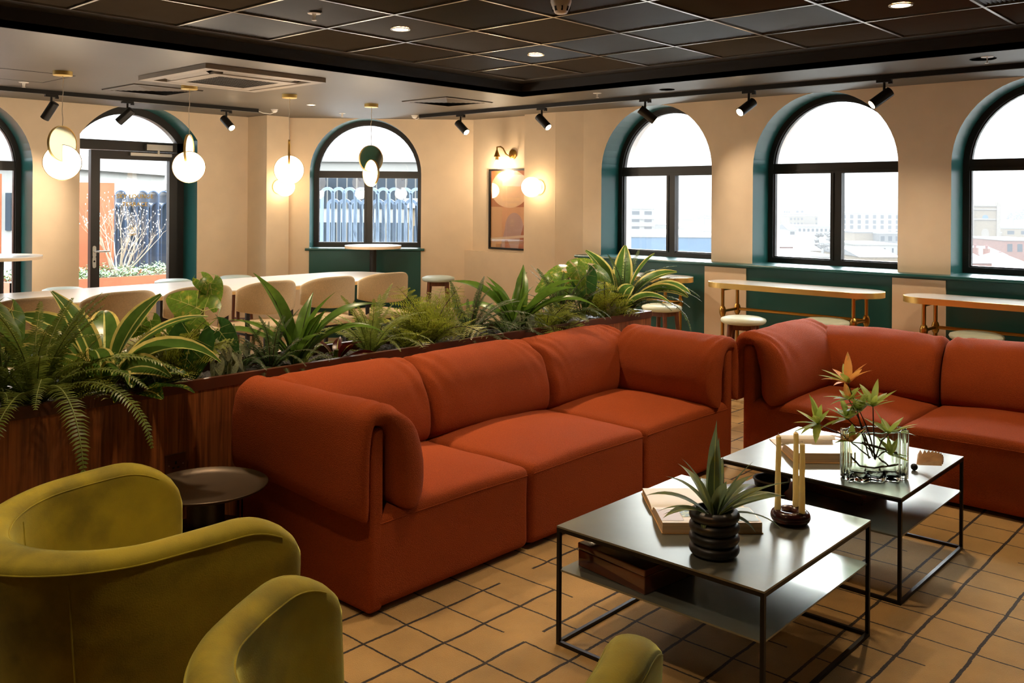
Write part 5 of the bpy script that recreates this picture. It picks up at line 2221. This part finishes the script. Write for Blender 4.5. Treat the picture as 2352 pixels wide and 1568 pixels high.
def hoop_fence(label, a, b, zt, zb, pitch, rows, dp, mat, th=.008):
    """upright flat bars joined in round topped hoops; two rows, one taller"""
    a, b = Vector(a), Vector(b)
    t = thing('hooped_fence', label, 'fence', a)
    d = (b - a)
    L = d.length
    u = d.normalized()
    nn = Vector((-u.y, u.x, 0))
    n = int(L / pitch)
    cnt = 0
    for row in range(rows):
        top = zt - row * .17
        off = row * pitch * .5
        w = pitch * .98
        for i in range(n):
            c = u * (off + pitch * (i + .5)) + nn * (.07 * row)
            r_ = w / 2
            mb = MB()
            P_ = [c - u * r_ + Vector((0, 0, zb)), c - u * r_ + Vector((0, 0, top - r_))]
            for k in range(1, 12):
                an = PI - PI * k / 12
                P_.append(c + u * (r_ * math.cos(an)) + Vector((0, 0, top - r_ + r_ * math.sin(an))))
            P_ += [c + u * r_ + Vector((0, 0, top - r_)), c + u * r_ + Vector((0, 0, zb))]
            V = []
            for k, p in enumerate(P_):
                e = (P_[min(k + 1, len(P_) - 1)] - P_[max(k - 1, 0)]).normalized()
                s = e.cross(nn).normalized() * th
                for q1, q2 in ((-1, -1), (1, -1), (1, 1), (-1, 1)):
                    V.append(p + s * q1 + nn * (dp / 2 * q2))
            K = len(P_)
            mb.add(V, [(4 * k + j, 4 * k + (j + 1) % 4, 4 * k + 4 + (j + 1) % 4, 4 * k + 4 + j) for k in range(K - 1) for j in range(4)])
            if cnt < 95:
                mb.build('hoop', mat, t, fix=False)
            cnt += 1
    mb = MB()
    mb.bar((0, 0, zb + .05), d + Vector((0, 0, zb + .05)), .05, .03)
    mb.build('bottom_rail', mat, t)
    return t


hoop_fence('blue grey hooped metal fence beyond the corner window', (7.98, 11.05, 0), (9.62, 9.41, 0), 1.66, .65, .163, 2, .05, m_navy2, .022)
hoop_fence('blue grey hooped metal fence beyond the terrace door', (4.62, 12.6, 0), (8.0, 12.55, 0), 1.60, -.02, .155, 2, .30, m_navy)
t = thing('terrace_upstand', 'pale low wall carrying the hooped fence beyond the corner window', 'low wall', (8.8, 10.25, -.05))
MB().bar((-.95, .95, .35), (.95, -.95, .35), .25, .7).build('wall', m_ext, t)
t = thing('corten_screen', 'orange corten steel screen panel at the left of the door view', 'screen', (atY(228, 500, 11.6).x, 11.6, -.05))
MB().box(-.62, .19, 0, .05, 0, 1.74).build('panel', m_corten, t)
for x in (3.05, 2.1):
    t = thing('corten_screen', 'tall orange corten panel seen through the full height window, %s' % ('right hand one' if x > 3 else 'left hand one'), 'screen', (x, 10.6, -.05))
    MB().box(-.46, .46, 0, .04, 0, 1.80).build('panel', m_corten, t)
    mb = MB()
    for z in (.5, 1.0, 1.5, 1.75): mb.tube([(.42, -.002, z), (.42, -.012, z)], .012, 8)
    mb.build('bolts', m_steel, t)
t = thing('corten_planter', 'low orange corten planter outside the door', 'planter', (5.2, 10.6, -.05))
mb = MB()
mb.box(-1.6, 1.6, 0, .02, 0, .62)
mb.box(-1.6, 1.6, 1.0, 1.02, 0, .62)
mb.box(-1.6, -1.58, 0, 1.0, 0, .62)
mb.box(1.58, 1.6, 0, 1.0, 0, .62)
mb.build('sides', m_corten, t)
MB().box(-1.56, 1.56, .03, .99, .5, .56).build('soil', m_brown, t)
r3 = random.Random(5)
mb = MB()
for k in range(900):
    x, y = r3.uniform(-1.5, 1.5), r3.uniform(.06, .9)
    h = r3.uniform(.04, .16)
    a = r3.uniform(0, 6.3)
    for j in range(4):
        a2 = a + j * 1.6
        v = Vector((math.cos(a2), math.sin(a2), 0)) * .03
        p = Vector((x, y, .56 + h * (.4 + .2 * j)))
        mb.add([p, p + v + Vector((-v.y * .4, v.x * .4, .015)), p + v * 1.6 + Vector((0, 0, .02)), p + v + Vector((v.y * .4, -v.x * .4, .015))], [(0, 1, 2, 3)], k % 2)
o = mb.build('ground_cover', [M('silver green herb', (130, 152, 128), .6, var=.2), M('pale green herb', (98, 130, 74), .6, var=.2)], None, loc=(5.2, 10.6, -.05), fix=False)
tag(o, 'low silver green ground cover filling the corten planter', 'ground cover', kind='stuff')

# bare shrub
t = thing('bare_shrub', 'bare pale twigged shrub standing in the corten planter outside the door', 'shrub', (4.98, 11.05, .5))
mb = MB()
tips = []


def grow(p, d, ln, r_, depth):
    pts, rad = [p], [r_]
    n = 4
    for i in range(n):
        d = (d + Vector((r3.uniform(-.22, .22), r3.uniform(-.22, .22), r3.uniform(-.02, .20)))).normalized()
        p = p + d * (ln / n)
        pts.append(p)
        rad.append(r_ * (1 - .5 * (i + 1) / n))
    mb.tube(pts, rad, 5, 0, False)
    if depth > 0:
        for k in range(3 if depth > 1 else 4):
            i = r3.randrange(1, n + 1)
            nd = (d + Vector((r3.uniform(-1, 1), r3.uniform(-1, 1), r3.uniform(-.1, .7))) * .8).normalized()
            grow(pts[i], nd, ln * r3.uniform(.45, .75), rad[i] * .6, depth - 1)
    else:
        tips.append(p)


for k in range(9):
    a = 2 * PI * k / 9
    grow(Vector((.03 * math.cos(a), .03 * math.sin(a), 0)), Vector((.55 * math.cos(a), .55 * math.sin(a), 1)), .55, .011, 3)
mb.build('branches', m_twig, t, True, fix=False)
mb = MB()
for p in tips:
    mb.lathe([(0, -.009), (.005, 0), (0, .012)], 5, mat=Matrix.Translation(p))
mb.build('buds', m_white, t)

# ================================================================ OUTSIDE: THE TOWN BELOW
c_white = M('white render', (120, 120, 116), .8, var=.04, scale=.3)
c_grey = M('grey cladding', (99, 99, 97), .7, var=.06, scale=.3)
c_brick = M('yellow stock brick', (105, 94, 76), .9, var=.12, scale=2)
c_red = M('red brick', (103, 70, 59), .9, var=.12, scale=2)
c_blue = M('blue hoarding', (60, 89, 114), .5, var=.05, scale=.2)
c_slate = M('slate roof', (85, 87, 88), .5, var=.1, scale=1)
c_tile = M('red tile roof', (104, 70, 66), .8, var=.08, scale=1)
c_win = M('sky reflecting window', (60, 70, 80), .08, .6, var=.15, scale=.5)
c_tree = M('hazy bare tree', (94, 94, 93), .9, var=.08, scale=.4)
c_green = M('evergreen tree', (56, 72, 56), .9, var=.2, scale=1)
c_stone = M('pale stone', (112, 106, 98), .9, var=.06, scale=1)
c_gnd = M('town ground', (99, 97, 93), .9, var=.15, scale=.05)
struct('ground_town', MB().box(20, 1800, -1400, 1800, -26, -25), c_gnd)


def loc_at(px, py, D, azf=0):
    """centre line point, and the local frame facing the viewer"""
    p = atD(px, py, D)
    return p


def block(name, label, cat, px0, px1, py_top, D, depth, mat, roof=None, rows=0, cols=0, winw=.5, winh=.45, turn=0, roofh=0, zb=-25, roofmat=None, bands=None, glassm=None, hip=0, K=3):
    """roofh is the height the roof shows, in photo pixels"""
    D, depth = D * K, depth * (2 if K > 1 else 1)
    roofh = roofh / F_PX * D
    a, b = atD(px0, py_top, D), atD(px1, py_top, D)
    c = (a + b) / 2
    w = (b - a).length / max(.3, math.cos(turn))
    rz = math.atan2((b - a).y, (b - a).x) + turn
    t = thing(name, label, cat, (c.x, c.y, zb), rz)
    h = c.z - zb
    MB().box(-w / 2, w / 2, 0, depth, 0, h).build('wall', mat, t)
    if roofh:
        mb = MB()
        e = .03 * w
        k = hip * w
        mb.add([(-w / 2 - e, -.3, h), (w / 2 + e, -.3, h), (w / 2 + e, depth + .3, h), (-w / 2 - e, depth + .3, h), (-w / 2 - e + k, depth / 2, h + roofh), (w / 2 + e - k, depth / 2, h + roofh)],
               [(0, 1, 5, 4), (2, 3, 4, 5), (0, 4, 3), (1, 2, 5), (0, 3, 2, 1)])
        mb.build('roof', roofmat or c_slate, t)
    else:
        MB().box(-w / 2 - .2, w / 2 + .2, -.2, depth + .2, h, h + .5).build('roof', roofmat or c_white, t)
    fh = 3.1
    for r_ in range(rows):
        for k in range(cols):
            x = -w / 2 + w * (k + .5) / cols
            z = h - .9 - fh * r_
            ww, wh = w / cols * winw, fh * winh
            f = MB().box(x - ww / 2, x + ww / 2, -.06, .0, z - wh, z).build('window', glassm or c_win, t)
    if bands:
        for z0, z1 in bands:
            MB().box(-w / 2 - .15, w / 2 + .15, -.5, .0, h - z1, h - z0).build('balcony', c_white, t)
    return t


def tree(label, px, py_top, D, w, mat, name='tree', cat='tree', poplar=False, seed=1, zb=-25):
    D = D * 3
    w = w / F_PX * D
    p = atD(px, py_top, D)
    t = thing(name, label, cat, (p.x, p.y, zb), 0)
    h = p.z - zb
    mb = MB()
    rr_ = random.Random(seed)
    K = 60 if not poplar else 30
    for k in range(K):
        if poplar:
            z = h * (.35 + .63 * k / K)
            r_ = w * .5 * math.sin(PI * (.15 + .8 * k / K)) * rr_.uniform(.6, 1)
            c = Vector((rr_.uniform(-.2, .2) * w, rr_.uniform(-.2, .2) * w, z))
        else:
            a, e = rr_.uniform(0, 6.28), rr_.uniform(-.3, 1)
            c = Vector((math.cos(a) * w * .4 * math.sqrt(1 - e * e if e > 0 else .9), math.sin(a) * w * .4, h * .66 + h * .28 * e))
            r_ = w * rr_.uniform(.07, .14)
        V, Fc = [], []
        for i in range(5):
            for j in range(6):
                th, ph = PI * i / 4, 2 * PI * j / 6
                V.append(c + Vector((math.sin(th) * math.cos(ph), math.sin(th) * math.sin(ph), math.cos(th) * (1.6 if poplar else .8))) * r_ * rr_.uniform(.75, 1.2))
        for i in range(4):
            for j in range(6):
                Fc.append((i * 6 + j, i * 6 + (j + 1) % 6, (i + 1) * 6 + (j + 1) % 6, (i + 1) * 6 + j))
        mb.add(V, Fc)
    mb.build('crown', mat, t, fix=False)
    MB().tube([(0, 0, 0), (0, 0, h * .7)], [w * .05, w * .02], 8).build('trunk', c_tree, t)
    return t


# through the first arched window
block('apartment_block', 'pale stepped apartment block at the left of the first arched window', 'building', 1446, 1503, 480, 130, 14, c_white, rows=4, cols=2, winw=.6, winh=.5, bands=((3.3, 4.3), (6.4, 7.4), (9.5, 10.5)))
block('warehouse', 'long low building with light blue walls, seen through the first arched window', 'building', 1440, 1665, 545, 70, 22, c_blue, roofmat=c_white)
block('hall', 'grey shed behind the blue walled building', 'building', 1503, 1530, 515, 150, 20, c_grey, roofh=8)
block('hall', 'white low pitched roof behind the blue building, at the right', 'building', 1600, 1660, 530, 160, 25, c_white, roofh=11, roofmat=c_white)
block('terrace_houses', 'row of small pale houses behind the blue building', 'building', 1560, 1602, 520, 190, 14, c_brick, roofh=7, rows=1, cols=4, roofmat=c_tile)
for k, (px, py, D, w) in enumerate(((1522, 496, 330, 28), (1551, 500, 335, 26), (1582, 498, 360, 30), (1618, 490, 340, 34))):
    tree('hazy grey tree on the skyline of the first arched window, %s' % ('by the apartment block', 'second from the left', 'third from the left', 'nearest the pier')[k], px, py, D, w, c_tree, seed=k, )
# through the middle window
block('office_building', 'long white modern block left of the mullion in the middle window', 'building', 1787, 1912, 492, 210, 20, c_white, rows=3, cols=9, winw=.5, winh=.45)
block('penthouse', 'white rooftop storey on the long white block', 'building', 1800, 1815, 482, 221, 4, c_white, rows=1, cols=3)
block('penthouse', 'wide white rooftop storey at the middle of the long white block', 'building', 1826, 1848, 481, 221, 4, c_white, rows=1, cols=2)
block('penthouse', 'white rooftop storey near the mullion', 'building', 1878, 1893, 482, 221, 4, c_white, rows=1, cols=2)
block('brick_building', 'yellow brick building in front of the long white block', 'building', 1813, 1846, 497, 195, 14, c_brick, rows=3, cols=4)
block('brick_building', 'small yellow brick building left of the mullion', 'building', 1872, 1890, 497, 195, 12, c_brick, rows=2, cols=3)
block('office_building', 'white modern block right of the mullion with recessed balconies', 'building', 1930, 2070, 490, 180, 20, c_white, rows=5, cols=8, winw=.42, winh=.7)
block('gabled_house', 'white gabled house before the yellow brick building', 'building', 1810, 1830, 527, 140, 9, c_white, roofh=12, rows=1, cols=1)
block('low_building', 'long low white building with a strip of windows', 'building', 1832, 1912, 521, 150, 14, c_white, rows=1, cols=8)
block('school_hall', 'brick hall with large slate roof at the bottom left of the middle window', 'building', 1818, 1886, 575, 90, 16, c_brick, roofh=27, hip=.12)
block('brick_wall_house', 'red brick building with slate roof behind the left frame', 'building', 1776, 1822, 566, 85, 14, c_red, roofh=26)
block('brick_building', 'grey brown flat building right of the mullion', 'building', 1964, 2014, 535, 120, 14, c_brick, roofmat=c_slate)
block('mansard_house', 'slate mansard with three white dormers', 'building', 2019, 2070, 537, 118, 14, c_slate, rows=1, cols=3, winh=.6)
block('low_building', 'white low building with small windows, lower right of the middle window', 'building', 1966, 2060, 563, 95, 10, c_white, rows=1, cols=5, winw=.2)
block('slate_house', 'slate roofed house at the bottom right of the middle window', 'building', 1975, 2065, 590, 70, 12, c_brick, roofh=18)
block('low_building', 'flat pale roof at the bottom of the middle window', 'building', 1776, 1905, 590, 62, 12, c_white)
tree('round evergreen tree right of the mullion in the middle window', 1953, 566, 85, 36, c_green, seed=9)
tree('bare spreading tree beside the mullion', 1893, 527, 100, 44, c_tree, seed=10)
for k, px in enumerate((1795, 1812, 1862, 1900, 1940, 1956, 1972, 1990, 2015, 2040)):
    tree('hazy poplar on the skyline of the middle window, number %s from the left' % ('one', 'two', 'three', 'four', 'five', 'six', 'seven', 'eight', 'nine', 'ten')[k], px, 470 + (k * 7) % 9, 330, 9, c_tree, name='poplar', poplar=True, seed=20 + k)
for k, px in enumerate((1800, 1860, 1930, 2000, 2050)):
    tree('low hazy wood behind the white blocks, clump %s' % ('far left', 'left', 'centre', 'right', 'far right')[k], px, 483, 365, 40, c_tree, name='wood_clump', seed=40 + k)
# through the right hand window: church tower
D = 330
a = atD(2233, 470, D)
b = atD(2281, 470, D)
cc = atD(2307, 470, D)
w = (b - a).length * 1.12
rz = math.atan2((b - a).y, (b - a).x) - .42
t = thing('church_tower', 'square brick church tower with pinnacles and blue clock faces', 'church tower', (a.x, a.y, -25), rz)
h = a.z + 25
MB().box(0, w, 0, w, 0, h).build('shaft', c_brick, t)
for x in (0, w):
    for y in (0, w):
        mb = MB().box(x - .6, x + .6, y - .6, y + .6, 0, h + 1)
        mb.add([(x - .6, y - .6, h + 1), (x + .6, y - .6, h + 1), (x + .6, y + .6, h + 1), (x - .6, y + .6, h + 1), (x, y, h + 3)], [(0, 1, 4), (1, 2, 4), (2, 3, 4), (3, 0, 4)])
        mb.build('pinnacle', c_stone, t)
for z in (h - .3, h - 1.6, h - 5.2):
    MB().box(-.35, w + .35, -.35, w + .35, z - .25, z + .25).build('string_course', c_stone, t)
for mt in (Matrix.Identity(4), Matrix.Translation((w, 0, 0)) @ Matrix.Rotation(PI / 2, 4, 'Z')):
    cm = mt @ Matrix.Translation((w / 2, -.1, h - 4.6)) @ Matrix.Rotation(PI / 2, 4, 'X')
    MB().lathe([(0, 0), (.95, 0), (.95, .2), (0, .2)], 24, mat=cm).build('clock_face', c_blue, t)
    mb = MB()
    pw = [(-1.2, 0), (1.2, 0), (1.2, 2.8)] + [(1.2 * math.cos(PI * i / 10), 2.8 + 1.6 * math.sin(PI * i / 10)) for i in range(1, 10)] + [(-1.2, 2.8)]
    mb.prism(pw, 0, .2, mat=mt @ Matrix.Translation((w / 2, -.05, h - 13)) @ Matrix.Rotation(PI / 2, 4, 'X'))
    mb.build('belfry_window', c_stone, t)
block('church_nave', 'pale stone church body below the tower', 'building', 2228, 2300, 535, 118, 10, c_stone, rows=1, cols=4, winh=.8, winw=.3)
block('flat_roofed_building', 'pale yellow flat roofed building right of the tower', 'building', 2306, 2400, 525, 120, 14, c_brick, rows=1, cols=3)
block('mansard_house', 'red brick house with white dormers right of the chimneys', 'building', 2308, 2400, 553, 85, 10, c_red, rows=1, cols=4, winh=.7)
block('tiled_house', 'pale red tiled hipped roof at the bottom right corner of the view', 'building', 2290, 2400, 620, 64, 10, c_red, roofh=34, roofmat=c_tile, hip=.42)
block('slate_house', 'grey slate roofs below the church tower', 'building', 2250, 2312, 585, 75, 10, c_brick, roofh=16, rows=0)
block('slate_house', 'grey slate roof at the left foot of the tower', 'building', 2222, 2246, 570, 80, 10, c_white, roofh=12)
block('gabled_house', 'white and orange gabled houses at the bottom left of the right hand window', 'building', 2222, 2278, 604, 60, 8, c_red, roofh=18, rows=1, cols=3, roofmat=c_blue)
for k, (px, D_, z) in enumerate(((2266, 72, 562), (2297, 70, 576), (2240, 74, 560))):
    p = atD(px, z, D_ * 3)
    t = thing('chimney_stack', 'brick chimney stack with clay pots below the tower, %s' % ('middle one', 'right hand one', 'left hand one')[k], 'chimney', (p.x, p.y, p.z - 3.5))
    MB().box(-.8, .8, -.6, .6, 0, 2.6).build('stack', c_red, t)
    mb = MB()
    for x in (-.5, 0, .5): mb.tube([(x, 0, 2.6), (x, 0, 3.4)], .18, 8)
    mb.build('pots', c_tile, t)
for k, (px, py, D_, w_) in enumerate(((2328, 480, 260, 28), (2358, 474, 260, 30), (2226, 478, 300, 24))):
    tree('hazy bare tree on the skyline by the church tower, %s' % ('just right of it', 'at the frame edge', 'left of it')[k], px, py, D_, w_, c_tree, seed=60 + k)
# beyond the corner window: pale glass offices
block('glass_office', 'pale blue glass office building beyond the hooped fence', 'building', 640, 1000, 372, 60, 20, c_white, rows=8, cols=16, winw=.85, winh=.7, K=1)
block('brick_building', 'yellow brick building with a sash window at the right of the corner window', 'building', 938, 1010, 478, 46, 12, c_brick, rows=2, cols=2, winw=.3, winh=.5, K=1)
block('glass_office', 'pale low building beyond the terrace door fence', 'building', 200, 420, 436, 70, 20, c_white, rows=5, cols=10, winw=.6, K=1)
block('brick_building', 'white building with red brick bands seen through the full height window', 'building', -120, 60, 380, 30, 12, c_white, rows=4, cols=7, winw=.5, winh=.4, K=1)

# haze lying over the town
hz = MB().box(30, 1700, -1300, 1700, -24.9, 9).build('town_haze', m_white)
tag(hz, 'pale winter haze lying over the town beyond the windows', 'haze', kind='stuff')
hm = bpy.data.materials.new('haze')
hm.use_nodes = True
hn = hm.node_tree.nodes
hn.remove(hn['Principled BSDF'])
hs = hn.new('ShaderNodeVolumeScatter')
hs.inputs['Color'].default_value = (.97, .98, 1, 1)
hs.inputs['Density'].default_value = .00036
hs.inputs['Anisotropy'].default_value = 0
ha = hn.new('ShaderNodeVolumeAbsorption')
ha.inputs['Color'].default_value = (0, 0, 0, 1)
ha.inputs['Density'].default_value = .0012
hadd = hn.new('ShaderNodeAddShader')
hm.node_tree.links.new(hs.outputs[0], hadd.inputs[0])
hm.node_tree.links.new(ha.outputs[0], hadd.inputs[1])
hm.node_tree.links.new(hadd.outputs[0], hn['Material Output'].inputs['Volume'])
hz.data.materials.clear()
hz.data.materials.append(hm)
